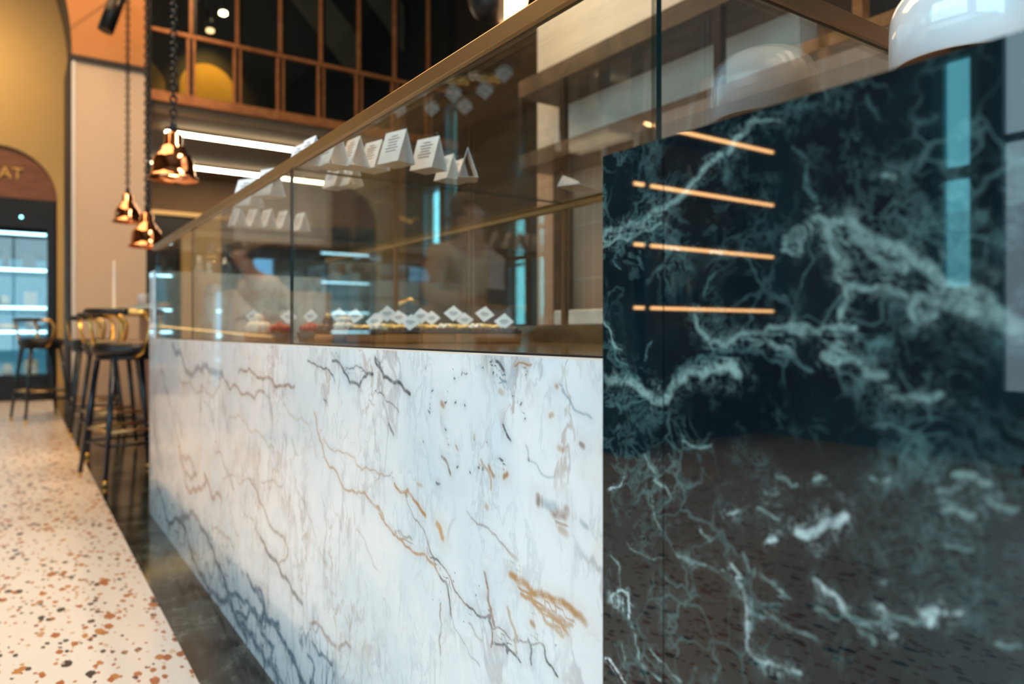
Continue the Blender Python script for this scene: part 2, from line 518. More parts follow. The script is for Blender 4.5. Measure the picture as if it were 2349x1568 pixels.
BLK = (.035, .05, .06); GRY = (.22, .29, .34); BRN = (.20, .11, .075); ORG = (.42, .20, .06); BLU = (.05, .13, .20); TAN = (.50, .36, .25)
WV = [
    (1, 5, .55, GRY, [(55, 170), (80, 260), (110, 370), (130, 480), (150, 560)]),
    (1, 5, .3, GRY, [(25, 300), (45, 420), (60, 560), (70, 700)]),
    (1, 7, .75, BRN, [(135, 510), (155, 600), (165, 635), (215, 640)]),
    (1, 6, .6, BRN, [(150, 560), (180, 555), (195, 590), (205, 630)]),
    (1, 7, .8, BRN, [(165, 640), (170, 690), (190, 715), (230, 700), (260, 660), (250, 635)]),
    (1, 7, .75, BRN, [(260, 660), (285, 740), (325, 740)]),
    (1, 5, .5, BRN, [(300, 540), (360, 640), (380, 700)]),
    (1, 5, .65, BRN, [(450, 655), (480, 700), (500, 760), (540, 860), (600, 910)]),
    (1, 4, .55, BRN, [(600, 910), (625, 970), (610, 1020), (580, 1040)]),
    (1, 7, .85, BLK, [(500, 915), (540, 1000), (580, 1040), (600, 1090), (640, 1155), (685, 1210)]),
    (1, 5, .5, BRN, [(285, 880), (345, 915), (380, 960)]),
    (1, 4, .4, BRN, [(410, 760), (460, 830), (490, 900)]),
    (1, 4, .4, BRN, [(370, 800), (400, 910)]),
    (1, 3, .35, BRN, [(330, 660), (430, 660), (540, 665), (600, 680)]),
    (1, 9, .7, BLU, [(110, 60), (130, 100), (210, 170), (270, 175), (330, 190)]),
    (1, 5, .75, BRN, [(400, 180), (440, 178), (490, 205), (540, 210), (590, 240), (650, 245)]),
    (1, 5, .65, BRN, [(310, 210), (360, 255), (430, 280), (520, 275)]),
    (1, 5, .6, GRY, [(520, 275), (545, 330), (555, 440)]),
    (1, 4, .35, BRN, [(140, 210), (170, 230), (240, 240), (320, 240)]),
    (1, 4, .4, TAN, [(600, 320), (680, 380), (730, 470), (750, 560)]),
    (1, 4, .45, TAN, [(360, 380), (430, 400), (470, 440), (560, 520)]),
    (1, 4, .35, GRY, [(640, 480), (665, 550)]),
    (1, 4, .35, GRY, [(230, 240), (270, 330), (290, 420), (310, 540)]),
    (1, 4, .7, ORG, [(740, 360), (760, 460), (790, 570), (850, 655), (930, 720), (1000, 765), (1048, 830)]),
    (1, 3, .5, ORG, [(780, 470), (850, 530), (920, 560), (950, 620), (1048, 640)]),
    (1, 3, .3, BRN, [(650, 640), (670, 720), (740, 900), (800, 1040)]),
    (1, 3, .3, BRN, [(930, 880), (960, 920), (1020, 1060)]),
    (1, 3, .8, BLK, [(710, 130), (780, 170), (830, 220)]),
    (1, 5, .85, BLK, [(820, 130), (870, 180), (900, 230), (940, 245), (970, 200), (1000, 190)]),
    (1, 3, .6, BLK, [(880, 160), (950, 160), (1000, 190)]),
    (1, 3, .7, BLK, [(1010, 110), (1048, 190)]),
    (1, 3, .6, BLK, [(780, 300), (800, 330)]),
    (1, 9, .95, BLU, [(150, 810), (190, 800), (230, 860), (270, 930), (300, 1020), (340, 1100), (370, 1200), (400, 1300), (440, 1370)]),
    (1, 10, .9, BLU, [(60, 740), (90, 860), (180, 950), (240, 1080), (320, 1200), (400, 1300), (480, 1400), (560, 1500), (580, 1568)]),
    (1, 8, .9, BLU, [(440, 1080), (500, 1150), (520, 1230), (500, 1330), (550, 1400)]),
    (1, 9, .9, BLU, [(340, 1130), (420, 1200), (490, 1290), (560, 1300), (600, 1380), (640, 1440), (690, 1560)]),
    (1, 7, .9, BLU, [(370, 1240), (440, 1280), (520, 1290)]),
    (1, 10, .9, BLU, [(480, 1140), (530, 1280), (580, 1300)]),
    (1, 7, .9, BLU, [(640, 1450), (700, 1568)]),
    (1, 6, .85, BLU, [(730, 1380), (790, 1450), (820, 1480)]),
    (1, 6, .85, BLU, [(710, 1440), (740, 1500), (720, 1568)]),
    (1, 6, .8, BLU, [(560, 1400), (540, 1470), (600, 1568)]),
    (1, 6, .6, BRN, [(720, 1300), (780, 1340), (830, 1400), (900, 1400)]),
    (1, 4, .5, BRN, [(750, 1290), (800, 1380), (860, 1420)]),
    (2, 3.5, .8, ORG, [(20, 790), (60, 850), (100, 895), (160, 950), (240, 995), (290, 1065)]),
    (2, 3, .55, BRN, [(90, 870), (140, 900), (170, 910)]),
    (2, 3.2, .85, BLK, [(290, 1065), (325, 1100), (340, 1180), (345, 1250)]),
    (2, 2.2, .55, GRY, [(345, 1250), (400, 1370), (440, 1450), (480, 1490)]),
    (2, 4.5, .9, BLK, [(0, 90), (40, 170), (80, 190), (120, 200), (160, 245)]),
    (2, 2, .6, BLK, [(0, 230), (50, 280), (110, 330)]),
    (2, 4, .8, BLK, [(65, 385), (85, 430)]),
    (2, 4, .9, BLK, [(555, 95), (575, 110), (590, 140)]),
    (2, 3, .7, BLU, [(570, 170), (600, 190)]),
    (2, 3, .6, GRY, [(850, 200), (880, 260), (940, 330), (990, 360)]),
    (2, 3.2, .95, BLK, [(585, 385), (605, 440), (620, 460)]),
    (2, 3.5, .85, ORG, [(90, 655), (130, 695), (150, 680)]),
    (2, 4.5, .95, ORG, [(140, 700), (190, 740), (230, 800)]),
    (2, 2.3, .6, BRN, [(140, 700), (170, 790), (210, 850), (240, 920), (260, 980)]),
    (2, 3, .85, BLK, [(250, 960), (275, 1000), (300, 1020)]),
    (2, 2.6, .75, BRN, [(300, 1020), (345, 1080), (370, 1150), (420, 1210)]),
    (2, 3, .85, BLK, [(415, 1205), (480, 1265), (520, 1250), (535, 1320)]),
    (2, 4.5, .9, (.26, .12, .06), [(500, 1060), (515, 1130), (520, 1200), (540, 1290)]),
    (2, 3, .7, BRN, [(535, 1320), (530, 1400)]),
    (2, 4.5, .8, TAN, [(605, 1220), (630, 1300), (645, 1420)]),
    (2, 3, .85, BLK, [(540, 1380), (600, 1390), (640, 1440), (665, 1470)]),
    (2, 3, .8, BLK, [(600, 1390), (605, 1430)]),
    (2, 3, .8, BLK, [(700, 1360), (715, 1430), (715, 1480)]),
    (2, 3.2, .9, BLK, [(775, 1400), (785, 1470), (810, 1490), (835, 1535)]),
    (2, 2.5, .6, BRN, [(535, 1320), (600, 1340), (660, 1370), (720, 1390), (770, 1390)]),
    (2, 9, .95, (.47, .22, .06), [(620, 1070), (690, 1110), (740, 1160), (830, 1190), (910, 1245), (960, 1290)]),
    (2, 6, .85, (.50, .25, .08), [(670, 1160), (740, 1215), (810, 1260), (880, 1340)]),
    (2, 5, .7, (.50, .27, .10), [(770, 1265), (820, 1310), (860, 1355)]),
    (2, 6, .8, (.45, .22, .08), [(780, 1230), (850, 1265), (900, 1300)]),
    (2, 4, .85, BRN, [(305, 530), (335, 570), (345, 610)]),
    (2, 4, .8, TAN, [(485, 545), (520, 600), (530, 680)]),
    (2, 4, .85, ORG, [(520, 570), (545, 620)]),
    (2, 6, .9, ORG, [(590, 625), (605, 610)]),
    (2, 3, .8, ORG, [(370, 480), (378, 498)]), (2, 3, .7, ORG, [(455, 430), (455, 455)]),
    (2, 9, .75, BRN, [(745, 715), (745, 745)]), (2, 12, .6, GRY, [(780, 745), (820, 760)]),
    (2, 11, .8, (.28, .15, .10), [(820, 790), (865, 800), (875, 775)]),
    (2, 7, .8, ORG, [(305, 288), (312, 298)]), (2, 8, .95, (.55, .26, .05), [(285, 840), (300, 870), (308, 900)]),
    (2, 7, .75, BRN, [(940, 475), (952, 485)]), (2, 7, .8, ORG, [(715, 1290), (725, 1300)]),
    (2, 9, .7, TAN, [(845, 860), (875, 885)]), (2, 7, .5, ORG, [(508, 756), (512, 764)]),
    (2, 7, .6, TAN, [(570, 232), (585, 240)]), (2, 6, .6, ORG, [(800, 345), (812, 340)]),
    (2, 7, .5, ORG, [(840, 490), (855, 500)]), (2, 6, .7, ORG, [(828, 208), (832, 212)]),
    (2, 3, .4, GRY, [(690, 480), (705, 550), (750, 590), (820, 620)]),
    (2, 3, .5, BRN, [(420, 780), (500, 850), (570, 920), (640, 990)]),
    (2, 6, .5, GRY, [(940, 825), (970, 855)]), (2, 5, .6, TAN, [(625, 980), (650, 1000)]),
    (2, 3, .85, BLK, [(280, 650), (295, 655)]), (2, 3, .85, BLK, [(565, 540), (585, 552)]),
    (2, 3, .6, BRN, [(300, 1200), (305, 1300), (300, 1440)]),
    (2, 2, .4, BRN, [(0, 640), (60, 620), (80, 600)]),
    (2, 3, .5, BRN, [(430, 1290), (460, 1350), (490, 1370)]),
    (2, 2.5, .8, ORG, [(640, 120), (680, 103), (715, 110)]),
    (2, 4, .6, TAN, [(195, 655), (215, 665)]),
]
for k in range(26):      # dark flecks scattered along the upper part of the slab
    x = random.uniform(200, 700); y = random.uniform(90, 640)
    WV.append((2, random.uniform(1.5, 3), .85, random.choice([BLK, BLK, BRN]), [(x, y), (x + random.uniform(-6, 6), y + random.uniform(3, 12))]))

G1 = (.30, .44, .42); G2 = (.12, .24, .25); G3 = (.56, .68, .68)
GV = [
    (3, 16, .75, G1, [(0, 640), (90, 600), (210, 570), (300, 500), (400, 430), (470, 350), (560, 260), (650, 200), (720, 110), (780, 40)]),
    (3, 9, .7, G1, [(0, 690), (70, 640), (200, 610), (300, 560)]),
    (3, 6, .55, G2, [(90, 700), (60, 760), (100, 800)]),
    (3, 5, .8, G1, [(10, 1060), (50, 1150), (110, 1220)]),
    (3, 6, .6, G2, [(60, 1200), (70, 1250), (130, 1290)]),
    (3, 5, .6, G2, [(260, 1170), (220, 1270)]),
    (3, 13, .7, G1, [(480, 1040), (510, 1120), (560, 1180), (640, 1200), (760, 1130), (860, 1100), (980, 1090), (1120, 1130)]),
    (3, 22, .8, G1, [(30, 1370), (130, 1370), (210, 1430), (290, 1480), (340, 1460), (380, 1370), (450, 1320), (560, 1310), (680, 1290), (700, 1340)]),
    (3, 8, .5, G2, [(100, 1320), (170, 1340), (200, 1370)]),
    (3, 6, .4, G2, [(20, 1500), (130, 1510), (300, 1500)]),
    (3, 11, .6, G1, [(780, 1190), (880, 1180), (960, 1200), (990, 1240)]),
    (3, 10, .5, G2, [(900, 1240), (1000, 1260), (1080, 1320)]),
    (3, 13, .5, G2, [(370, 1350), (440, 1290), (560, 1270), (640, 1215), (760, 1210)]),
    (3, 8, .6, G1, [(800, 40), (920, 40)]),
    (3, 10, .5, G2, [(1060, 330), (1080, 430), (1110, 460)]),
    (3, 8, .35, G2, [(980, 170), (1060, 230), (1060, 330)]),
    (3, 11, .65, G1, [(1040, 590), (1040, 640), (960, 640)]),
    (3, 10, .6, G1, [(930, 700), (1030, 710)]),
    (3, 8, .5, G1, [(930, 640), (1000, 580)]),
    (3, 7, .7, G3, [(350, 690), (400, 705)]),
    (3, 7, .7, G3, [(560, 712), (620, 720)]),
    (3, 7, .4, G2, [(580, 820), (520, 940)]),
    (3, 20, .3, G2, [(640, 200), (640, 350)]),
    (5, 20, .75, G1, [(130, 870), (240, 880), (330, 930), (450, 980), (530, 1050), (620, 1120), (720, 1150), (820, 1180), (880, 1260), (956, 1300)]),
    (5, 22, .8, G1, [(170, 930), (200, 1000), (250, 1060)]),
    (5, 12, .65, G1, [(200, 1100), (250, 1180), (220, 1270)]),
    (5, 11, .6, G1, [(260, 1140), (340, 1160), (430, 1160), (490, 1190)]),
    (5, 13, .75, G1, [(600, 1200), (540, 1180), (500, 1230), (540, 1290), (600, 1260)]),
    (5, 28, .85, G1, [(600, 1200), (700, 1230), (800, 1270), (880, 1300), (956, 1320)]),
    (5, 16, .6, G1, [(270, 950), (370, 1030), (480, 1080)]),
    (5, 11, .7, G1, [(0, 1300), (130, 1320), (280, 1310)]),
    (5, 13, .75, G1, [(220, 1370), (150, 1420), (210, 1445), (300, 1450)]),
    (5, 9, .7, G1, [(170, 1375), (240, 1380)]),
    (5, 16, .55, G1, [(330, 1500), (400, 1500)]),
    (5, 16, .45, G2, [(340, 1380), (420, 1370)]),
    (5, 20, .45, G2, [(840, 1350), (956, 1400)]),
    (5, 9, .5, G2, [(80, 700), (100, 770), (130, 810)]),
    (5, 12, .5, G1, [(400, 700), (440, 710)]),
    (5, 10, .5, G2, [(60, 430), (130, 410)]),
    (5, 10, .35, G2, [(540, 490), (600, 470)]),
    (5, 10, .6, G1, [(0, 970), (70, 930), (60, 1000)]),
    (5, 8, .3, G2, [(330, 380), (380, 480)]),
    (4, 18, .7, G1, [(1570, 20), (1700, 30), (1830, 10)]),
    (4, 22, .7, G1, [(1900, 440), (2080, 490)]),
    (4, 16, .55, G1, [(1820, 530), (1930, 510)]),
    (4, 16, .6, G1, [(1840, 640), (1900, 620), (2000, 660)]),
    (4, 16, .45, G1, [(2080, 590), (2240, 630)]),
    (4, 12, .5, G1, [(1440, 450), (1560, 460)]),
    (4, 22, .9, G3, [(1060, 760), (1150, 750), (1220, 700), (1310, 670)]),
    (4, 12, .9, G3, [(900, 800), (940, 790)]),
    (4, 10, .8, G3, [(690, 650), (730, 640)]),
    (4, 8, .7, G1, [(530, 730), (590, 800)]),
    (4, 8, .6, G1, [(930, 500), (960, 550)]),
    (4, 4, .8, G1, [(50, 870), (90, 920), (95, 1060)]),
    (4, 8, .95, G3, [(50, 1120), (60, 1090), (90, 1070), (145, 1080), (150, 1190)]),
    (4, 7, .95, G3, [(60, 1140), (90, 1160), (100, 1120)]),
    (4, 4, .9, G3, [(145, 1190), (150, 1230)]),
    (4, 5, .9, G3, [(40, 520), (110, 480), (120, 450)]),
    (4, 6, .7, G1, [(230, 330), (290, 440)]), (4, 7, .7, G1, [(280, 470), (330, 500), (370, 560)]),
    (4, 8, .6, G1, [(400, 870), (480, 900), (560, 930), (660, 960)]),
    (4, 12, .7, G1, [(450, 890), (500, 910)]),
    (4, 9, .9, G3, [(700, 930), (750, 980)]),
    (4, 8, .85, G3, [(720, 1010), (760, 1060), (780, 1200), (790, 1300), (795, 1400), (860, 1450), (960, 1480)]),
    (4, 6, .6, G1, [(760, 860), (800, 970)]),
    (4, 7, .65, G1, [(860, 980), (940, 1050), (1020, 1110)]),
    (4, 7, .6, G1, [(830, 1200), (960, 1240), (1060, 1290), (1160, 1330)]),
    (4, 6, .5, G2, [(780, 1050), (820, 1160), (810, 1280)]),
    (4, 6, .5, G2, [(850, 1160), (920, 1140), (990, 1150)]),
    (4, 12, .85, G3, [(1160, 1010), (1240, 1080), (1300, 1140), (1300, 1180)]),
    (4, 10, .55, G1, [(1150, 1170), (1370, 1210), (1500, 1250), (1720, 1240)]),
    (4, 22, .95, G3, [(1750, 1190), (1800, 1180), (1760, 1240)]),
    (4, 14, .9, G3, [(1910, 1190), (1930, 1188)]), (4, 12, .8, G3, [(1560, 1315), (1585, 1305)]),
    (4, 12, .8, G3, [(1490, 1160), (1510, 1155)]), (4, 10, .6, G1, [(1500, 1020), (1530, 1020)]),
    (4, 12, .5, G1, [(1850, 820), (2000, 850)]),
    (4, 7, .7, G1, [(860, 1450), (890, 1520)]),
    (4, 5, .75, G1, [(180, 1300), (210, 1460), (320, 1550)]),
    (4, 6, .75, G1, [(260, 1380), (340, 1460), (430, 1560)]),
    (4, 7, 1, (.8, .85, .88), [(20, 1430), (110, 1540), (130, 1568)]),
    (4, 3, .5, G1, [(110, 1340), (120, 1500)]), (4, 10, .5, G1, [(2120, 1350), (2275, 1370)]),
    (4, 4, .6, G1, [(260, 540), (280, 590)]), (4, 4, .6, G1, [(280, 640), (350, 760)]),
    (4, 4, .5, G1, [(130, 800), (200, 860), (340, 890)]),
    (4, 8, .8, G3, [(940, 1490), (960, 1540)]), (4, 9, .8, G3, [(1030, 1490), (1070, 1510)]),
    (4, 8, .5, G1, [(1380, 1270), (1470, 1350)]),
    (4, 8, .5, G1, [(440, 260), (520, 300), (590, 290)]),
    (4, 8, .6, G1, [(950, 460), (1000, 460)]), (4, 9, .6, G1, [(1150, 465), (1210, 465)]),
    (4, 7, .5, G1, [(870, 530), (960, 540)]), (4, 9, .6, G1, [(1020, 500), (1050, 495)]),
    (4, 8, .5, G1, [(840, 620), (900, 650), (960, 690)]), (4, 6, .5, G1, [(640, 640), (660, 680)]),
]


def white_marble():
    t = NT('white_marble')
    v = t.coord()
    vd = t.coord(scale=(1, 1.0, .45), rot=(math.radians(-35), 0, 0))
    big = t.noise(v, 3.0, 4, .6, .4)
    c = t.mix(t.ramp(big.outputs['Fac'], .40, .68), (.86, .84, .85), (.70, .755, .80))
    warm = t.noise(t.warp(v, 3, .2), 4.5, 5, .6)
    c = t.mix(t.ramp(warm.outputs['Fac'], .54, .76, 0, .6), c, (.74, .60, .48))
    # faint directional ridges
    for sc, lo, hi, st, col, wr in ((5, .030, .0, .55, (.40, .36, .38), .25), (9, .026, .0, .55, (.42, .28, .20), .15), (22, .05, .0, .30, (.34, .40, .48), .06)):
        n = t.noise(t.warp(vd, sc * .8, wr), sc, 5, .6)
        r = t.math('ABSOLUTE', t.math('SUBTRACT', n.outputs['Fac'], .5))
        k = t.ramp(r, lo, hi, 0, st)
        g = t.noise(v, 2.3 + sc * .3, 3, .5)
        k = t.math('MULTIPLY', k, t.ramp(g.outputs['Fac'], .42, .62))
        c = t.mix(k, c, col)
    # dense blue network near the foot of the slab
    sp = t.n('ShaderNodeSeparateXYZ'); t.t.links.new(v, sp.inputs[0])
    zlim = t.math('MULTIPLY_ADD', t.noise(v, 4, 3).outputs['Fac'], .32, .12)
    foot = t.ramp(t.math('SUBTRACT', zlim, sp.outputs[2]), -.02, .16, 0, 1)
    ymask = t.ramp(sp.outputs[1], .95, 1.25, 0, 1)
    foot = t.math('MULTIPLY', foot, ymask)
    vo = t.voro(t.warp(t.coord(scale=(1, 1.0, .6), rot=(math.radians(-30), 0, 0)), 11, .10), 17, 'DISTANCE_TO_EDGE')
    e = t.ramp(vo.outputs['Distance'], .10, .0, 0, 1)
    e = t.math('MULTIPLY', e, t.ramp(t.noise(v, 14, 3).outputs['Fac'], .38, .62, 0, 1))
    c = t.mix(t.math('MULTIPLY', foot, .45), c, (.42, .62, .74))  # bluish floor reflection painted in as a tint between the veins
    c = t.mix(t.math('MULTIPLY', t.math('MULTIPLY', e, foot), .9), c, (.035, .09, .15))
    # the traced veins
    core, halo, vc = vein_mask(t, .0062, v, .0016, 160)
    c = t.mix(t.math('MULTIPLY', halo, .18), c, vc)
    c = t.mix(core, c, vc)
    # tiny flecks
    vf = t.voro(t.warp(v, 30, .02), 60)
    fk = t.math('MULTIPLY', t.ramp(vf.outputs['Distance'], .16, .05), t.ramp(t.noise(v, 7, 2).outputs['Fac'], .60, .70))
    c = t.mix(t.math('MULTIPLY', fk, .8), c, (.16, .12, .10))
    t.base(c)
    t.p.inputs['Roughness'].default_value = .16
    t.p.inputs['Specular IOR Level'].default_value = .45
    t.p.inputs['Coat Weight'].default_value = .5
    t.p.inputs['Coat Roughness'].default_value = .04
    return t.m


def green_marble(name='green_marble', traced=True, scale=1., dark=(.003, .007, .010), mid=(.005, .016, .020), vein=(.10, .19, .19), rough=.02):
    t = NT(name)
    v = t.coord()
    big = t.noise(v, 6 * scale, 6, .65, .5)
    c = t.mix(t.ramp(big.outputs['Fac'], .40, .75), dark, mid)
    for sc, wd, st, wr in ((7, .03, .5, .22), (16, .035, .45, .12), (38, .05, .35, .05)):
        n = t.noise(t.warp(v, sc * scale, wr / scale), sc * scale, 6, .7)
        r = t.math('ABSOLUTE', t.math('SUBTRACT', n.outputs['Fac'], .5))
        g = t.noise(v, (2 + sc * .35) * scale, 4, .6)
        k = t.math('MULTIPLY', t.ramp(r, wd, 0, 0, st), t.ramp(g.outputs['Fac'], .50, .70))
        c = t.mix(k, c, vein)
    vo = t.voro(t.warp(v, 20 * scale, .06 / scale), 24 * scale, 'DISTANCE_TO_EDGE')
    k = t.math('MULTIPLY', t.ramp(vo.outputs['Distance'], .06, 0, 0, .4), t.ramp(t.noise(v, 9 * scale, 4).outputs['Fac'], .50, .66))
    c = t.mix(k, c, vein)
    if traced:
        core, halo, vc = vein_mask(t, .0045, v, .0052, 75)
        fz = t.noise(t.warp(v, 40, .05), 90, 6, .8)
        core = t.math('MULTIPLY', core, t.ramp(fz.outputs['Fac'], .36, .60, .22, 1))
        fh = t.noise(t.warp(v, 30, .07), 60, 6, .8)
        hk = t.math('MULTIPLY', halo, t.ramp(fh.outputs['Fac'], .48, .66, 0, 1))
        c = t.mix(t.math('MULTIPLY', hk, .55), c, vc)
        c = t.mix(core, c, vc)
    t.base(c)
    t.p.inputs['Roughness'].default_value = rough
    t.p.inputs['Specular IOR Level'].default_value = .5
    return t.m


def terrazzo():
    t = NT('terrazzo')
    v = t.coord()
    c = t.mix(t.noise(v, 2.5, 5).outputs['Fac'], (.78, .72, .66), (.86, .80, .74))
    fine = t.voro(v, 260)
    c = t.mix(t.math('MULTIPLY', t.ramp(fine.outputs['Distance'], .35, .1), .25), c, (.62, .52, .44))
    for sc, thr, keep, loc in ((36, .40, .34, 0.), (27, .36, .24, 3.1), (62, .40, .34, 7.7)):
        vv = t.coord(scale=(1.0, .55, 1), rot=(0, 0, .5 + loc), loc=(loc, loc, 0))
        vo = t.voro(t.warp(vv, 90, .012), sc, 'F1')
        sp = t.n('ShaderNodeSeparateColor'); t.t.links.new(vo.outputs['Color'], sp.inputs[0])
        k = t.math('MULTIPLY', t.math('LESS_THAN', vo.outputs['Distance'], t.math('MULTIPLY_ADD', sp.outputs[1], .25, thr - .17)), t.math('LESS_THAN', sp.outputs[0], keep))
        cr = t.n('ShaderNodeValToRGB')
        cr.color_ramp.interpolation = 'CONSTANT'
        els = cr.color_ramp.elements
        els[0].position = 0; els[0].color = (.42, .13, .045, 1)
        els[1].position = .28; els[1].color = (.58, .30, .14, 1)
        for p, q in ((.48, (.70, .52, .38, 1)), (.70, (.52, .22, .07, 1)), (.84, (.035, .035, .04, 1))):
            e = els.new(p); e.color = q
        t.t.links.new(sp.outputs[2], cr.inputs[0])
        c = t.mix(k, c, cr.outputs[0])
    t.base(c)
    t.p.inputs['Roughness'].default_value = .28
    t.p.inputs['Specular IOR Level'].default_value = .4
    return t.m


def tile_mat(name, col, grout, sx, sz, rough=.35):
    t = NT(name)
    v = t.coord()
    sp = t.n('ShaderNodeSeparateXYZ'); t.t.links.new(v, sp.inputs[0])
    cb = t.n('ShaderNodeCombineXYZ')
    t.t.links.new(t.math('ADD', sp.outputs[0], sp.outputs[1]), cb.inputs[0]); t.t.links.new(sp.outputs[2], cb.inputs[1])
    br = t.n('ShaderNodeTexBrick', offset=0.)
    t.t.links.new(cb.outputs[0], br.inputs['Vector'])
    br.inputs['Scale'].default_value = 1
    br.inputs['Brick Width'].default_value = sx
    br.inputs['Row Height'].default_value = sz
    br.inputs['Mortar Size'].default_value = .003
    br.inputs['Color1'].default_value = (*col, 1)
    br.inputs['Color2'].default_value = (*[k * .93 for k in col], 1)
    br.inputs['Mortar'].default_value = (*grout, 1)
    t.base(br.outputs['Color'])
    t.p.inputs['Roughness'].default_value = rough
    return t.m


def wood_mat(name, a, b, scale=(1, 12, 12), rough=.4, n=4):
    t = NT(name)
    v = t.coord(scale=scale)
    nz = t.noise(v, n, 6, .6, .8)
    t.base(t.mix(t.ramp(nz.outputs['Fac'], .35, .65), a, b))
    t.p.inputs['Roughness'].default_value = rough
    return t.m


M = {}
M['white_marble'] = white_marble()
M['green_marble'] = green_marble()
M['green_floor'] = green_marble('green_floor_marble', False, .8, (.005, .009, .008), (.03, .05, .043), (.26, .33, .29), .12)
M['terrazzo'] = terrazzo()
M['glass'] = glass_mat('pane_glass')
M['glass_top'] = glass_mat('top_pane_glass', (.98, .98, .96), .04, .45, .06)
M['glass_end'] = glass_mat('end_pane_glass', (.97, .97, .95), .13, .9)
M['glass_edge'] = mat('glass_edge', (.004, .018, .018), .15)
M['window_glass'] = glass_mat('window_glass', (.85, .95, .97))
M['teal_glass'] = glass_mat('teal_window_glass', (.60, .96, 1.0))
M['brass'] = mat('brass', (.52, .37, .19), .34, 1., var=.06)
M['brass_bright'] = mat('brass_bright', (.80, .50, .15), .28, 1., var=.05)
M['bronze'] = mat('bronze_rail', (.36, .22, .12), .35, 1.)
M['copper'] = mat('copper', (.86, .38, .20), .08, 1., var=.04)
M['black_metal'] = mat('black_metal', (.012, .013, .016), .35, .3)
M['black_leather'] = mat('black_leather', (.010, .011, .014), .38, bump=.3, vscale=120)
M['black_lacquer'] = mat('black_lacquer', (.008, .02, .035), .2)
M['deck'] = wood_mat('brown_deck', (.09, .055, .026), (.18, .115, .055), (14, 1.2, 1), .12)
M['yellow_plaster'] = mat('yellow_plaster', (.60, .42, .18), .8, var=.08, vscale=2, bump=.1)
M['pale_plaster'] = mat('pale_plaster', (.66, .52, .40), .75, var=.05, vscale=3)
M['terracotta'] = mat('terracotta_plaster', (.60, .27, .10), .8, var=.08, vscale=4)
M['brown_wall'] = mat('brown_wall', (.20, .12, .065), .7)
M['olive_wall'] = mat('olive_brown_wall', (.045, .030, .016), .7)
M['dark_wall'] = mat('dark_wall', (.03, .022, .018), .6)
M['soffit'] = mat('soffit_plaster', (.24, .165, .10), .8)
M['ceiling'] = mat('ceiling_plaster', (.30, .22, .15), .8)
M['orange_wood'] = wood_mat('orange_timber', (.40, .14, .045), (.56, .23, .08), (3, 3, 3), .4)
M['red_wood'] = wood_mat('red_brown_wood', (.17, .06, .03), (.28, .11, .05), (1, 1, 14), .4)
M['bar_panel'] = wood_mat('slatted_bar_panel', (.34, .13, .06), (.50, .22, .11), (1, 30, 1), .4)
M['bar_top'] = mat('bar_top', (.20, .11, .05), .25)
M['white_paper'] = mat('white_card', (.90, .90, .93), .6, var=.02)
M['print'] = mat('grey_print', (.20, .20, .23), .7)
M['white_lacquer'] = mat('white_lacquer', (.84, .85, .88), .12, var=.02, coat=1.)
M['white_plain'] = mat('white_painted', (.78, .77, .76), .4)
M['inner_lamp'] = mat('lamp_inner', (.45, .28, .16), .5)
M['tile'] = tile_mat('pink_tile', (.62, .40, .28), (.74, .62, .52), .085, .30)
M['pale_band'] = white_marble_plain = mat('pale_stone', (.72, .66, .58), .35, var=.16, vscale=3)
M['shelf_wood'] = wood_mat('dark_shelf_wood', (.07, .045, .03), (.15, .09, .055), (4, 1, 1), .5)
M['led'] = emit_mat('led_strip', (1, .84, .58), 22)
M['led_orange'] = emit_mat('led_orange', (1, .52, .20), 30)
M['led_cold'] = emit_mat('led_cold', (.40, .80, 1.0), 6)
M['cold_back'] = emit_mat('added_fridge_glow', (.10, .45, .68), .30)  # emission added to brighten the fridge backs
M['cool_back'] = emit_mat('added_cooler_glow', (.55, .75, .88), .8)  # emission added to brighten the back of the open cooler
M['lamp_face'] = emit_mat('lamp_face', (1, .72, .38), 18)
M['biscuit'] = mat('biscuit', (.36, .14, .04), .7, var=.3, vscale=60, bump=.6)
M['chocolate'] = mat('chocolate', (.045, .018, .010), .25, var=.2, vscale=40)
M['cream'] = mat('cream', (.85, .78, .68), .5, var=.05)
M['custard'] = mat('custard', (.92, .62, .18), .35, var=.12, vscale=50)
M['berry'] = mat('berry', (.42, .02, .015), .2, var=.3, vscale=90)
M['raisin'] = mat('dark_berry', (.12, .01, .02), .25)
M['plastic_blue'] = mat('cold_white_goods', (.55, .75, .85), .4)
M['dark_goods'] = mat('dark_goods', (.05, .05, .08), .4)
M['skin'] = mat('skin', (.42, .22, .15), .55, var=.05)
M['hair'] = mat('dark_hair', (.018, .012, .010), .5)
M['cloth_black'] = mat('black_cloth', (.012, .012, .014), .85)
M['cloth_light'] = mat('light_jacket', (.66, .52, .46), .85)
M['cloth_beige'] = mat('beige_coat', (.58, .44, .30), .85)
M['cloth_denim'] = mat('dark_denim', (.02, .025, .04), .85)
M['facade'] = mat('street_facade', (.45, .50, .55), .8)
M['awning'] = mat('red_awning', (.20, .02, .03), .8)
M['led_green'] = emit_mat('status_light', (.3, .9, .95), 6)


def glass_goods(name, tint):
    return glass_mat(name, tint, .06)


M['jar_glass'] = glass_goods('jar_glass', (.80, .88, .92))
M['bottle_blue'] = mat('blue_bottle', (.10, .35, .50), .12, coat=.5)
M['bottle_pale'] = mat('pale_bottle', (.45, .62, .70), .12, coat=.5)

# ================================================================== THE SETTING
XF = .544          # marble and glass front plane
XG = .500          # green slab front plane
ZD = .868          # deck and marble top
ZT = 1.30          # top glass
XB = 1.395         # back of the glass case
Y0, Y1 = .537, 3.86
EDGE = .385        # border between terrazzo and green stone

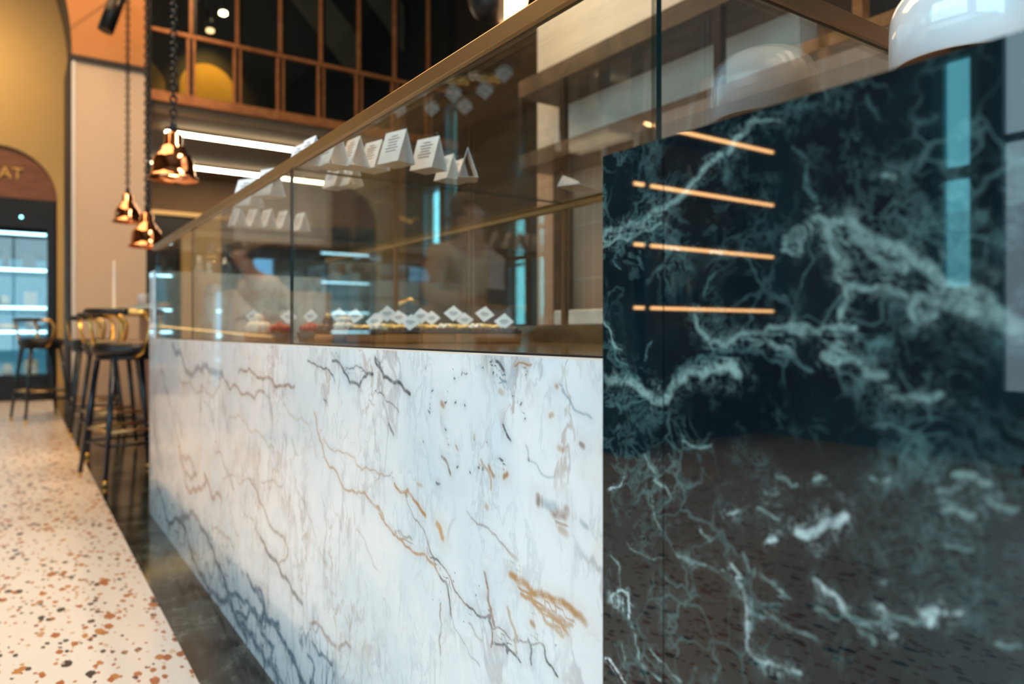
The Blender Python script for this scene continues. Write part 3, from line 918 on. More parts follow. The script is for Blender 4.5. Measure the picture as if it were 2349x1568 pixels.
tag(boxes('floor', [(-4.5, EDGE, -4.2, 12.9, -.08, 0)], M['terrazzo']), kind='structure')
tag(boxes('trim_1', [(EDGE, 5.2, -4.2, 12.9, -.08, 0)], M['green_floor']), kind='structure')
tag(boxes('ceiling', [(-4.6, 5.3, -4.3, 13, 6.6, 6.8)], M['ceiling']), kind='structure')


def wall_with_holes(name, axis, pos, thick, a0, a1, z0, z1, holes, m):
    """wall normal to axis ('x' or 'y'); holes as (a0,a1,z0,z1)"""
    cuts_a = sorted({a0, a1, *[h[0] for h in holes], *[h[1] for h in holes]})
    cuts_z = sorted({z0, z1, *[h[2] for h in holes], *[h[3] for h in holes]})
    bm = bmesh.new()
    for u0, u1 in zip(cuts_a[:-1], cuts_a[1:]):
        run = None
        for w0, w1 in zip(cuts_z[:-1], cuts_z[1:]):
            mid = ((u0 + u1) / 2, (w0 + w1) / 2)
            if any(h[0] < mid[0] < h[1] and h[2] < mid[1] < h[3] for h in holes): continue
            if axis == 'x': box(bm, pos, pos + thick, u0, u1, w0, w1)
            else: box(bm, u0, u1, pos, pos + thick, w0, w1)
    return tag(bm_obj(name, bm, m), kind='structure')


# street wall on the left with tall windows (seen only as reflections)
LH = [(-3.4, 2.24, .45, 4.0), (2.31, 2.66, 1.14, 2.95), (9.70, 10.12, .9, 4.5), (10.24, 10.86, .9, 3.3)]
wall_with_holes('wall_left', 'x', -4.75, .25, -4.2, 12.9, 0, 6.6, LH, M['olive_wall'])
BH = [(-3.4, 1.0, .3, 3.9)]
wall_with_holes('wall_front', 'y', -4.45, .25, -4.5, 5.2, 0, 6.6, BH, M['olive_wall'])
WN = [1]


def window(axis, pos, a0, a1, z0, z1, nv, nh, m, gm=None):
    WN[0] += 1
    w = thing('window_%d' % WN[0], None, None, kind='structure')
    bm = bmesh.new()
    f = .05 if a1 - a0 > .4 else .085
    seg = []
    for k in range(nv + 1):
        a = a0 + (a1 - a0) * k / nv
        a = min(max(a, a0 + f / 2), a1 - f / 2)
        seg.append((a - f / 2, a + f / 2, z0, z1))
    for k in range(nh + 1):
        z = z0 + (z1 - z0) * k / nh
        z = min(max(z, z0 + f / 2), z1 - f / 2)
        seg.append((a0 + f, a1 - f, z - f / 2, z + f / 2))
    for s in seg:
        if axis == 'x': box(bm, pos, pos + .06, *s)
        else: box(bm, s[0], s[1], pos, pos + .06, s[2], s[3])
    bm_obj('window_frame', bm, m, w)
    bm = bmesh.new()
    if axis == 'x': box(bm, pos + .02, pos + .026, a0 + f, a1 - f, z0 + f, z1 - f)
    else: box(bm, a0 + f, a1 - f, pos + .02, pos + .026, z0 + f, z1 - f)
    bm_obj('window_pane', bm, gm or M['window_glass'], w)
    return w


frame_teal = mat('teal_window_frame', (.03, .12, .16), .4)
window('x', -4.62, -3.4, 2.24, .45, 4.0, 4, 2, frame_teal)
window('x', -4.62, 2.31, 2.66, 1.14, 2.95, 1, 2, mat('light_teal_frame', (.10, .36, .44), .4), M['teal_glass'])
window('x', -4.56, 9.70, 10.12, .9, 4.5, 1, 2, frame_teal, M['teal_glass'])
window('x', -4.56, 10.24, 10.86, .9, 3.3, 1, 2, frame_teal, M['teal_glass'])
window('y', -4.35, -3.4, 1.0, .3, 3.9, 4, 3, frame_teal)

# far end wall, arched niches
YW = 11.5


def arch_wall(name, y, depth, x0, x1, z1, arches, m, z0=0.):
    """arches: (cx, r, spring). Front face at y plus the reveals"""
    bm = bmesh.new()
    xs = {x0, x1}
    N = 20
    for cx, r, sp in arches:
        for k in range(N + 1): xs.add(round(cx - r * math.cos(PI * k / N), 5))
    xs = sorted(xs)
    def low(x, mid):
        for cx, r, sp in arches:
            if abs(mid - cx) < r:
                return sp + math.sqrt(max(0, r * r - (x - cx) ** 2))
        return z0
    for a, b in zip(xs[:-1], xs[1:]):
        mid = (a + b) / 2
        la, lb = low(a, mid), low(b, mid)
        q = [(a, y, la), (b, y, lb), (b, y, z1), (a, y, z1)]
        bm.faces.new([bm.verts.new(p) for p in q])
        if la > z0 or lb > z0:
            bm.faces.new([bm.verts.new(p) for p in ((a, y, la), (b, y, lb), (b, y + depth, lb), (a, y + depth, la))])
    for cx, r, sp in arches:
        for sx in (-r, r):
            x = cx + sx
            bm.faces.new([bm.verts.new(p) for p in ((x, y, z0), (x, y + depth, z0), (x, y + depth, sp), (x, y, sp))])
    return tag(bm_obj(name, bm, m), kind='structure')


AX, AR, ASP = -.22, .66, 2.68
arch_wall('wall_end', YW, .7, -4.5, 1.18, 6.6, [(AX, AR, ASP), (-3.3, AR, ASP)], M['yellow_plaster'])
tag(boxes('wall_niche', [(-4.5, 1.15, YW + .72, YW + .8, 0, 6.6)], M['dark_wall']), kind='structure')

# pier with capital and the spring of the big arch, and the gallery front, all in one plane
YP = 9.0
tag(boxes('wall_pier', [(.478, 1.19, YP, YP + .75, 0, 3.80)], M['pale_plaster']), kind='structure')
tag(boxes('trim_pier_shade', [(.440, .4775, YP + .02, YP + .77, 0, 3.80)], M['dark_wall']), kind='structure')  # dark panel paints the shade on the pier's left side face
tag(boxes('trim_pier_daylit', [(.475, .512, YP - .012, YP + .02, 0, 3.80)], M['white_plain'], bev=.004), kind='structure')  # corner bead in a paler colour, painting the daylight on it
tag(boxes('trim_2', [(.455, 1.205, YP - .03, YP + .78, 3.80, 3.86)], M['dark_wall'], bev=.008), kind='structure')
INTR = []
bm = bmesh.new()
prev = None
for k in range(21):
    a = k / 20
    z = 3.86 + 2.74 * a
    h = min(2.74 * a, 2.9)
    x = .478 - (3.0 - math.sqrt(max(.01, 9 - h * h))) - .0
    cur = [(x, YP, z), (1.2, YP, z), (x, YP + .75, z)]
    if prev:
        bm.faces.new([bm.verts.new(p) for p in (prev[0], prev[1], cur[1], cur[0])])
        INTR.append((prev[0], cur[0], cur[2], prev[2]))
    prev = cur
bm.faces.new([bm.verts.new(p) for p in ((1.2, YP, 3.86), (1.2, YP, 6.6), (1.2, YP + .75, 6.6), (1.2, YP + .75, 3.86))])
tag(bm_obj('wall_spandrel', bm, M['terracotta']), kind='structure')
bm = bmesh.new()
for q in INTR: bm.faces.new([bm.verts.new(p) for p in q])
tag(bm_obj('wall_arch_reveal', bm, M['dark_wall']), kind='structure')  # shade under the arch painted in with a dark material
tag(boxes('trim_3', [(1.195, 1.235, YP - .04, YP + .02, 2.2, 6.6)], M['black_metal']), kind='structure')

# the gallery: slab, soffit, timber glazing
tag(boxes('wall_gallery', [(1.24, 5.2, YP + .06, YP + .16, 3.40, 3.58), (1.24, 5.2, YP + .16, 12.8, 3.42, 3.58)], M['soffit']), kind='structure')
gw = thing('window_1', None, None, kind='structure')
bm = bmesh.new()
box(bm, 1.22, 5.2, YP - .02, YP + .06, 3.52, 3.63)
box(bm, 1.22, 5.2, YP, YP + .05, 4.305, 4.345)
box(bm, 1.22, 5.2, YP, YP + .05, 5.9, 5.96)
for k in range(8):
    x = 1.24 + k * .515 + .42
    box(bm, x - .016, x + .016, YP + .005, YP + .045, 4.36, 6.6)
    box(bm, x - .045, x - .02, YP + .005, YP + .045, 3.63, 4.30)
    box(bm, x + .02, x + .045, YP + .005, YP + .045, 3.63, 4.30)
bm_obj('window_frame', bm, M['orange_wood'], gw)
bm = bmesh.new()
for k in range(8):
    x = 1.24 + k * .515 + .42
    box(bm, x - .018, x + .018, YP + .006, YP + .04, 3.64, 4.30)
    box(bm, x + .03, x + .06, YP + .03, YP + .06, 4.36, 6.6)
bm_obj('window_shadow_strip', bm, M['black_metal'], gw)
boxes('window_pane', [(1.24, 5.2, YP + .05, YP + .056, 3.63, 6.5)], M['window_glass'], gw)
tag(boxes('wall_gallery_inner', [(1.24, 5.2, 10.9, 11.0, 3.58, 6.6), (5.1, 5.2, YP + .1, 10.9, 3.58, 6.6)], M['dark_wall']), kind='structure')
# lit arched recess inside the gallery
bm = bmesh.new()
def arch_panel(bm, cx, r, z0, sp, y, th):
    pts = [(cx - r, z0), (cx + r, z0)] + [(cx + r * math.cos(PI * k / 16), sp + r * math.sin(PI * k / 16)) for k in range(17)]
    f = bm.faces.new([bm.verts.new((x, y, z)) for x, z in pts])
    r_ = bmesh.ops.extrude_face_region(bm, geom=[f])
    for e in r_['geom']:
        if isinstance(e, bmesh.types.BMVert): e.co.y += th
arch_panel(bm, 2.22, .37, 3.58, 4.32, 10.86, .04)
tag(bm_obj('wall_arched_recess', bm, mat('ochre_panel', (.60, .34, .06), .8)), kind='structure')
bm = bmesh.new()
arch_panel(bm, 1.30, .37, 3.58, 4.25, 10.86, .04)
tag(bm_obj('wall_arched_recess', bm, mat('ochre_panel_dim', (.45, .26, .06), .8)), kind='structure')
spot_light('recess_light', (2.2, 10.1, 5.4), (2.25, 10.9, 4.0), 170, (1, .52, .12), 60, .8)
# stair stringers inside the gallery
st = thing('gallery_stair', 'brown diagonal stair flank glimpsed high inside the timber-framed gallery', 'stair', (0, 0, 0))
bm = bmesh.new()
for (xa, za, xb, zb) in ((3.0, 5.9, 4.3, 4.6), (3.9, 6.5, 5.0, 5.3)):
    vs = [bm.verts.new(p) for p in ((xa, 10.3, za), (xb, 10.3, zb), (xb, 10.3, zb + .7), (xa, 10.3, za + .7), (xa, 10.35, za), (xb, 10.35, zb), (xb, 10.35, zb + .7), (xa, 10.35, za + .7))]
    for q in ((0, 1, 2, 3), (7, 6, 5, 4), (0, 4, 5, 1), (1, 5, 6, 2), (2, 6, 7, 3), (3, 7, 4, 0)): bm.faces.new([vs[i] for i in q])
bm_obj('stringer', bm, M['brown_wall'], st)

# back wall under the gallery and right-hand side
tag(boxes('wall_back', [(1.19, 5.2, 12.8, 12.95, 0, 3.6)], M['brown_wall']), kind='structure')
tag(boxes('wall_right', [(5.2, 5.35, -4.2, 12.95, 0, 6.6)], mat('deep_brown_wall', (.016, .011, .007), .7)), kind='structure')
XW = 2.60
tag(boxes('wall_tiled', [(XW, XW + .12, -4.2, 3.53, 0, 1.97)], M['tile']), kind='structure')
tag(boxes('wall_tiled_upper', [(XW, XW + .12, 1.75, 3.53, 1.97, 3.9)], M['pale_band']), kind='structure')
tag(boxes('trim_4', [(XW - .01, XW + .12, -4.2, 3.53, 3.9, 4.0)], M['dark_wall']), kind='structure')
tag(boxes('wall_dark_upper', [(XW + .5, XW + .6, -4.2, 1.75, 1.97, 6.6)], M['dark_wall']), kind='structure')
w = thing('window_%d' % (WN[0] + 1), None, None, kind='structure')
bm = bmesh.new()
for y in (-.6, .1, .8, 1.5): box(bm, XW + .02, XW + .07, y, y + .04, 1.97, 4.4)
for z in (2.02, 2.75, 3.5): box(bm, XW + .02, XW + .07, -1.2, 1.75, z, z + .05)
bm_obj('window_frame', bm, M['orange_wood'], w)

# ================================================================== DISPLAY COUNTER
ctr = thing('marble_counter', 'long white marble counter front with brown, black and blue veins under the glass case', 'counter', (0, 0, 0))
ys = np.concatenate([np.arange(.50, 1.4, .0055), np.arange(1.4, 4.01, .008), [4.01]])
zs = np.arange(0, ZD + .0001, ZD / 150)
vein_slab('front_slab', XF, .50, 4.01, 0, ZD, .03, ys, zs, WV, M['white_marble'], ctr)
boxes('end_slab', [(XF, XB + .02, 3.872, 4.01, ZD + .001, 1.20), (XF + .031, XB + .02, 3.872, 4.01, 0, ZD)], M['white_marble'], ctr, bev=.002)
boxes('edge_highlight', [(XF + .001, XF + .028, .56, 3.86, ZD, ZD + .0025)], mat('warm_edge_highlight', (.85, .68, .58), .3), ctr)  # warm light along the marble's top edge, put in as colour
boxes('deck', [(XF + .03, XB, .545, 3.86, ZD - .03, ZD)], M['deck'], ctr)
boxes('carcass', [(XF + .04, XB, .56, 3.85, .02, ZD - .03)], M['dark_wall'], ctr)

gc = thing('glass_display_case', 'long glass pastry case with brass top rail standing on the white marble counter', 'display case', (0, 0, 0))
joints = [Y0, 1.764, 2.98, Y1]
TH = .008


def pane(name, x0, x1, y0, y1, z0, z1, m, parent, thin):
    """box pane, clear on its two broad faces and dark green on its edges"""
    bm = bmesh.new()
    fs = box(bm, x0, x1, y0, y1, z0, z1)
    bm.normal_update()
    ax = {'x': 0, 'y': 1, 'z': 2}[thin]
    for f in fs: f.material_index = 0 if abs(f.normal[ax]) > .9 else 1
    return bm_obj(name, bm, parent=parent, mats=[m, M['glass_edge']])


for a, b in zip(joints[:-1], joints[1:]):
    pane('front_pane', XF + .006, XF + .006 + TH, a + .001, b - .001, ZD + .003, ZT - .004, M['glass'], gc, 'x')
    pane('top_pane', XF + .006, XB, a + .001, b - .001, ZT - .003, ZT + .003, M['glass_top'], gc, 'z')
pane('end_pane', XF + .006, XB, Y0 + .002, Y0 + TH, ZD + .001, ZT - .004, M['glass_end'], gc, 'y')
pane('end_pane', XF + .016, XB, Y1 - TH - .002, Y1 - .002, ZD + .001, ZT - .004, M['glass'], gc, 'y')
boxes('front_rail', [(XF - .006, XF + .005, Y0, Y1, ZT - .006, ZT + .018)], M['brass'], gc, bev=.0015)
boxes('end_rail', [(XF, XB, Y0 - .006, Y0 - .001, ZT - .006, ZT + .018)], M['bronze'], gc)
boxes('back_rail', [(XB, XB + .025, Y0, Y1, ZT - .018, ZT + .006)], M['brass'], gc)
boxes('bottom_channel', [(XF + .002, XF + .02, Y0 + .02, Y1, ZD + .0028, ZD + .005)], M['black_metal'], gc)
for y in (1.764, 2.33, 2.98):
    boxes('back_post', [(XB + .002, XB + .02, y - .008, y + .008, ZD + .002, ZT - .02)], M['bronze'], gc)
for a, b in ((Y0, 1.2), (1.2, 1.76), (1.77, 2.33), (2.34, 2.97), (2.99, Y1)):
    pane('back_door', XB + .004, XB + .010, a + .006, b - .01, ZD + .06, ZT - .02, M['glass'], gc, 'x')
boxes('back_sill', [(XB, XB + .025, Y0, Y1, ZD, ZD + .055)], M['deck'], gc)

# green marble counter front, standing proud of the white one
GY1 = .565
JY = .4797
gm = thing('green_marble_counter', 'dark green marble counter front with pale teal veins at the right', 'counter', (0, 0, 0))
ZG = 1.082
ysg = np.concatenate([np.arange(-1.2, .12, .03), np.arange(.12, JY - .0006, .004), [JY - .0006]])
zsg = np.concatenate([np.arange(0, .5, .03), np.arange(.5, ZG, .004), [ZG]])
vein_slab('front_slab', XG, -1.2, JY - .0006, 0, ZG, .035, ysg, zsg, GV, M['green_marble'], gm, wig=.20, wm=1.3)
ysg = np.concatenate([np.arange(JY + .0006, GY1, .004), [GY1]])
vein_slab('front_slab', XG, JY + .0006, GY1, 0, ZG, .035, ysg, zsg, GV, M['green_marble'], gm, wig=.20, wm=1.3)
boxes('carcass', [(XG + .04, 1.45, -1.2, .50, 0, ZD - .03)], M['dark_wall'], gm)
boxes('worktop', [(XG + .036, 1.47, -1.2, .52, ZD - .03, ZD)], M['white_plain'], gm)

# ---------------- domed table lamp on the green counter
lamp = thing('table_lamp', 'glossy white dome lamp behind the green marble counter front', 'lamp', (.915, .405, ZD))
bm = bmesh.new()
R_, H_ = .0745, .108
prof = [(R_ - .004, .345), (R_, .345), (R_, .345 + .052)]
for k in range(1, 11):
    a = PI / 2 * k / 10
    prof.append((max(0, R_ - .05 + .05 * math.cos(a)) if k < 10 else R_ - .05, .345 + .052 + .05 * math.sin(a)))
prof += [(.0, .345 + .1025)]
lathe(bm, prof, 64)
bm_obj('lamp_shade', bm, M['white_lacquer'], lamp)
bm = bmesh.new()
lathe(bm, [(R_ - .004, .345), (R_ - .005, .39), (.045, .43), (0, .435)], 48)
bm_obj('shade_lining', bm, M['inner_lamp'], lamp)
bm = bmesh.new()
lathe(bm, [(0, 0), (.055, 0), (.055, .012), (.012, .018), (.010, .10), (.010, .43), (0, .43)], 32)
bm_obj('lamp_stem', bm, M['brass'], lamp)

# ================================================================== TENT CARDS on the top pane


def tent_proto(w=.066, h=.074, b=.052, lines=6):
    """folded card, ridge along local Y; printed face looks to -X"""
    root = thing('tent_card', None, 'sign')
    bm = bmesh.new()
    t = .0012
    prof = [(-b / 2, 0), (0, h), (b / 2, 0)]
    inn = [(-b / 2 + 2.4 * t, t), (0, h - 2.6 * t), (b / 2 - 2.4 * t, t)]
    for y in (-w / 2, w / 2):
        pass
    o0 = [bm.verts.new((x, -w / 2, z)) for x, z in prof]; o1 = [bm.verts.new((x, w / 2, z)) for x, z in prof]
    i0 = [bm.verts.new((x, -w / 2, z)) for x, z in inn]; i1 = [bm.verts.new((x, w / 2, z)) for x, z in inn]
    for k in range(3):
        j = (k + 1) % 3
        bm.faces.new((o0[k], o0[j], o1[j], o1[k])); bm.faces.new((i0[j], i0[k], i1[k], i1[j]))
        bm.faces.new((o0[k], i0[k], i0[j], o0[j])); bm.faces.new((o1[k], o1[j], i1[j], i1[k]))
    bm_obj('card', bm, M['white_paper'], root)
    bm = bmesh.new()
    ln = math.hypot(b / 2, h)
    ux, uz = (b / 2) / ln, h / ln
    nx, nz = -uz, ux
    for k in range(lines):
        s = ln * (.86 - .095 * k)
        hw = w * (.30 if k else .20) * random.uniform(.7, 1)
        q = []
        for (yy, ss) in ((-hw, s), (hw, s), (hw, s - .003), (-hw, s - .003)):
            q.append(bm.verts.new((-b / 2 + ux * ss + nx * .0003, yy, uz * ss + nz * .0003)))
        bm.faces.new(q)
    bm_obj('printed_lines', bm, M['print'], root)
    return root


tents = [
    (640, 392, .15, 1.0, 'white tent card peeking over the brass rail, left of its neighbour'),
    (668, 380, .1, 1.0, 'white tent card peeking over the brass rail, nearer the linear lamp'),
    (762, 384, .15, 1.15, 'large pale tent card leftmost of the near group on the top pane'),
    (812, 386, .1, 1.0, 'white tent card second from left in the near group on the top glass'),
    (858, 392, .25, 1.0, 'white tent card, low front one left of the tallest card'),
    (909, 378, .3, 1.1, 'tallest white tent card with clear grey printing, mid top pane'),
    (983, 392, .35, 1.12, 'broad white tent card with printed lines, right of the tallest one'),
    (1026, 414, .1, .9, 'narrow white tent card just right of the broad one'),
    (1050, 418, .1, .8, 'small white tent card beside the blue window reflection'),
    (1072, 412, -.5, 1.05, 'rightmost upright tent card, turned to show its open triangle'),
    (770, 432, .2, .95, 'tent card behind the near group, left one of the lower pair'),
    (806, 428, .1, .9, 'tent card behind the near group, right one of the lower pair'),
    (545, 520, .2, 1.0, 'far tent card, leftmost of the row at the second glass joint'),
    (582, 522, .2, 1.0, 'far tent card, second in the row at the second glass joint'),
    (614, 524, .2, 1.0, 'far tent card, third in the row at the second glass joint'),
    (650, 527, .2, 1.0, 'far tent card, fourth in the row, left of the dark pane joint'),
    (690, 531, .2, 1.0, 'far tent card, last of the row, right of the dark pane joint'),
    (568, 476, .5, 1.25, 'tilted white tent card left of the dark pane joint, middle of the top'),
    (618, 452, .4, 1.15, 'pale tent card just left of the dark pane joint'),
]
tp = tent_proto()
for i, (px, py, rz, sc, lab) in enumerate(tents):
    o = tp if i == 0 else copy_tree(tp)
    x, y, z = on_z(px, py, ZT + .0035)
    x = min(max(x, XF + .05), XB - .05)
    o.location = (x, y, ZT + .0036)
    o.rotation_euler = (0, 0, rz)
    o.scale = (sc, sc, sc)
    o['label'] = lab
    o['group'] = 'folded name cards on top of the glass case'
# a card that has fallen flat by the back rail
bm = bmesh.new()
box(bm, -.055, .055, -.035, .035, 0, .0015)
vs = [bm.verts.new(p) for p in ((-.055, .035, .0015), (.055, .035, .0015), (.05, .02, .03), (-.05, .02, .03))]
bm.faces.new(vs)
fc = bm_obj('flat_card', bm, M['white_paper'])
x, y, z = on_z(1325, 432, ZT + .003)
fc.location = (x, y, ZT + .0034); fc.rotation_euler = (0, 0, .4)
tag(fc, 'white card lying flat alone on the top glass near the green counter', 'sign')


# ================================================================== PASTRIES
def card_mesh(s=.030):
    bm = bmesh.new()
    q = [(-s, 0), (0, s * .85), (s, 0), (0, -s * .85)]
    a = [bm.verts.new((x, -.0006, z)) for x, z in q]; b = [bm.verts.new((x, .0006, z)) for x, z in q]
    bm.faces.new(a); bm.faces.new(b[::-1])
    for k in range(4): bm.faces.new((a[k], b[k], b[(k + 1) % 4], a[(k + 1) % 4]))
    return bm


def card_proto():
    root = thing('price_card', None, 'sign')
    bm_obj('card', card_mesh(), M['white_paper'], root)
    bm = bmesh.new()
    for z, hw in ((.003, .011), (-.0015, .014), (-.006, .008)):
        bm.faces.new([bm.verts.new(p) for p in ((-hw, -.0009, z), (hw, -.0009, z), (hw, -.0009, z + .0022), (-hw, -.0009, z + .0022))])
    bm_obj('printed_lines', bm, M['print'], root)
    return root


def pastry_eclair():
    r = thing('chocolate_slice', None, 'pastry')
    bm = bmesh.new(); box(bm, -.045, .045, -.02, .02, 0, .020, bev=.004); bm_obj('biscuit_base', bm, M['biscuit'], r)
    bm = bmesh.new(); box(bm, -.046, .046, -.021, .021, .020, .028, bev=.003)
    for k in range(5): blob(bm, (-.034 + k * .017, 0, .029), .010, 1, 1, .55, 2, .0004)
    bm_obj('chocolate_glaze', bm, M['chocolate'], r)
    return r


def pastry_banana():
    r = thing('banana_slice', None, 'pastry')
    bm = bmesh.new(); box(bm, -.045, .045, -.02, .02, 0, .018, bev=.004); bm_obj('biscuit_base', bm, M['biscuit'], r)
    bm = bmesh.new(); box(bm, -.046, .046, -.021, .021, .018, .026, bev=.003); bm_obj('chocolate_glaze', bm, M['chocolate'], r)
    bm = bmesh.new()
    for k in range(7): blob(bm, (-.006 + k * .0075, random.uniform(-.008, .008), .031 + random.uniform(0, .006)), .010, 1.1, .9, .55, 2, .0003)
    bm_obj('custard_topping', bm, M['custard'], r)
    bm = bmesh.new()
    for k in range(7): blob(bm, (-.040 + k * .006, random.uniform(-.008, .008), .033 + .004 * (k % 2)), .0085, 1, 1, .7, 2, .0003)
    bm_obj('cream_topping', bm, M['cream'], r)
    return r


def pastry_berry():
    r = thing('berry_tart', None, 'pastry')
    bm = bmesh.new(); lathe(bm, [(0, 0), (.034, 0), (.041, .024), (.038, .024), (.036, .018), (0, .018)], 28); bm_obj('chocolate_shell', bm, M['chocolate'], r)
    proto = None
    for k in range(14):
        a = k * 2.4; rr = .0085 * math.sqrt(k) * .95
        p = (rr * math.cos(a), rr * math.sin(a), .027 + max(0, .014 - rr * .35))
        if proto is None:
            bm = bmesh.new(); blob(bm, (0, 0, 0), .0095, 1, 1, .95, 2, .0006)
            proto = bm_obj('berry', bm, M['berry'], r); proto.location = p
        else:
            c = proto.copy(); COL.objects.link(c); c.parent = r; c.location = p
    return r


def pastry_choux():
    r = thing('chocolate_choux', None, 'pastry')
    bm = bmesh.new(); lathe(bm, [(0, 0), (.036, 0), (.040, .008), (.036, .018), (0, .018)], 28); bm_obj('biscuit_base', bm, M['biscuit'], r)
    bm = bmesh.new()
    for k in range(6): blob(bm, (.020 * math.cos(k * PI / 3), .020 * math.sin(k * PI / 3), .030), .0145, 1, 1, .95, 2, .0006)
    blob(bm, (0, 0, .048), .016, 1, 1, 1, 2, .0006)
    bm_obj('chocolate_puffs', bm, M['chocolate'], r)
    bm = bmesh.new(); blob(bm, (0, 0, .064), .006); blob(bm, (.015, .004, .047), .005); bm_obj('cream_dots', bm, M['custard'], r)
    return r


def pastry_cup():
    r = thing('cream_cup', None, 'pastry')
    bm = bmesh.new(); lathe(bm, [(0, 0), (.026, 0), (.034, .030), (.031, .030), (0, .027)], 28)
    bm_obj('biscuit_cup', bm, mat('pale_biscuit', (.40, .20, .12), .6), r)
    bm = bmesh.new()
    for k in range(7): blob(bm, (.018 * math.cos(k * .9), .018 * math.sin(k * .9), .036), .011, 1, 1, .9)
    for k in range(4): blob(bm, (.009 * math.cos(k * 1.6), .009 * math.sin(k * 1.6), .050), .010, 1, 1, .9)
    blob(bm, (0, 0, .062), .008)
    bm_obj('cream_swirl', bm, M['cream'], r)
    bm = bmesh.new()
    for k in range(8): blob(bm, (.016 * math.cos(k * 2.1), .016 * math.sin(k * 2.1), .047 + .002 * (k % 3)), .0022, sub=1)
    bm_obj('berry_crumbs', bm, M['berry'], r)['kind'] = 'stuff'
    return r


def pastry_meringue():
    r = thing('meringue_tart', None, 'pastry')
    bm = bmesh.new(); lathe(bm, [(0, 0), (.040, 0), (.046, .022), (.040, .022), (0, .018)], 28); bm_obj('biscuit_shell', bm, M['biscuit'], r)
    bm = bmesh.new()
    for k in range(9): blob(bm, (.024 * math.cos(k * .72), .024 * math.sin(k * .72), .034), .015, 1, 1, 1.1, 2, .001)
    blob(bm, (0, 0, .052), .02, 1, 1, 1, 2, .001)
    bm_obj('meringue', bm, M['cream'], r)
    bm = bmesh.new(); blob(bm, (.034, 0, .03), .014); blob(bm, (.03, .016, .03), .012); bm_obj('custard_topping', bm, M['custard'], r)
    return r


PROT = {'e': pastry_eclair, 'b': pastry_banana, 'r': pastry_berry, 'c': pastry_choux, 'u': pastry_cup, 'm': pastry_meringue}
DESC = {'e': 'chocolate-glazed biscuit slice', 'b': 'slice topped with custard and cream', 'r': 'dark tart heaped with red berries', 'c': 'chocolate puff cluster on biscuit', 'u': 'small biscuit cup with white cream swirl', 'm': 'tart with piled white meringue'}
# (px centre, distance, kind, turn, label, card height or None, card offset)
pastries = [
    (593, 2.55, 'm', .2, 'white meringue tart, leftmost pastry in the case', .085, -.02),
    (642, 2.50, 'r', 0, 'bright red berry tart just left of the dark pane joint', .082, .03),
    (712, 2.48, 'r', .5, 'dark red berry tart just right of the dark pane joint', .083, 0),
    (752, 2.40, 'c', .1, 'tall chocolate puff cluster on biscuit, left of the cream cup', .085, .035),
    (788, 2.30, 'u', 0, 'small biscuit cup with white cream swirl and red crumbs', None, 0),
    (836, 2.22, 'e', -.1, 'chocolate slice below the slanted card, right of the cream cup', .062, .03),
    (818, 2.42, 'b', .1, 'yellow custard slice behind the cream cup', .083, -.005),
    (862, 2.52, 'b', .0, 'custard slice at the back, behind the slanted card', .072, 0),
    (888, 2.20, 'b', -.05, 'custard slice with a tall diamond card in mid row', .085, .0),
    (915, 2.42, 'e', .0, 'dark chocolate slice behind the mid row custard slices', .078, 0),
    (926, 2.14, 'e', -.1, 'chocolate slice with the low slanted card, mid row', .058, .02),
    (966, 2.22, 'b', .05, 'custard slice with two overlapping cards above it', .078, 0),
    (990, 2.42, 'e', .0, 'chocolate slice at the back behind the overlapping cards', .076, 0),
    (1010, 2.14, 'e', -.05, 'plain chocolate slice between the mid and right custard slices', None, 0),
    (1040, 2.24, 'b', .0, 'custard slice under the largest diamond card, right of centre', .087, 0),
    (1066, 2.42, 'e', .0, 'chocolate slice at the back, behind the right custard slice', .070, 0),
    (1088, 2.12, 'e', .0, 'chocolate biscuit slice second from the right', None, 0),
    (1112, 2.22, 'b', .05, 'custard slice with a large card, second custard one from the right', .084, 0),
    (1153, 2.14, 'e', .0, 'rightmost chocolate biscuit slice, alone beside the bare deck', .060, .004),
]
cp = None
first = {}
for i, (px, d, kd, rz, lab, ch, co) in enumerate(pastries):
    if kd in first: o = copy_tree(first[kd])
    else: o = PROT[kd](); first[kd] = o
    x, y, z = at_d(px, d, ZD)
    o.location = (x, y, ZD + .0005); o.scale = (1.12, 1.12, 1.38)
    o.rotation_euler = (0, 0, -YAW * .35 + rz)
    o['label'] = lab
    o['group'] = 'pastries in the glass case'
    if ch:
        if cp is None: c = cp = card_proto()
        else: c = copy_tree(cp)
        dx = co
        c.location = (x + CC * dx, y - SS * dx, ZD + ch + .004)
        c.rotation_euler = (-.25, random.uniform(-.12, .12), -YAW + random.uniform(-.35, .15))
        c['label'] = 'white diamond card on the ' + lab
        c['label'] = ' '.join(c['label'].replace(',', '').split()[:16])
        c['group'] = 'diamond cards standing in the pastries'

# brass handle-like stand glimpsed inside the case
sd = thing('curved_tap', 'thin curved metal tap seen through the glass above the pastries', 'tap', (1.71, 3.68, .561))
bm = bmesh.new()
tube(bm, [(0, 0, 0), (0, 0, .36), (.0, -.01, .44), (.03, -.03, .50), (.09, -.05, .52), (.13, -.07, .50)], .011, 10)
bm_obj('spout', bm, M['brass_bright'], sd)
bm = bmesh.new(); tube(bm, [(0, 0, .40), (-.08, 0, .42), (-.10, 0, .43)], .008, 8); bm_obj('lever', bm, M['brass_bright'], sd)

# ================================================================== WORK AISLE behind the case
bc = thing('back_counter', 'low dark back counter behind the pastry case', 'counter', (0, 0, 0))
boxes('cabinet', [(1.65, 2.35, 3.0, 6.0, 0, .53)], M['dark_wall'], bc)
boxes('worktop', [(1.62, 2.36, 2.98, 6.02, .53, .56)], M['black_metal'], bc)

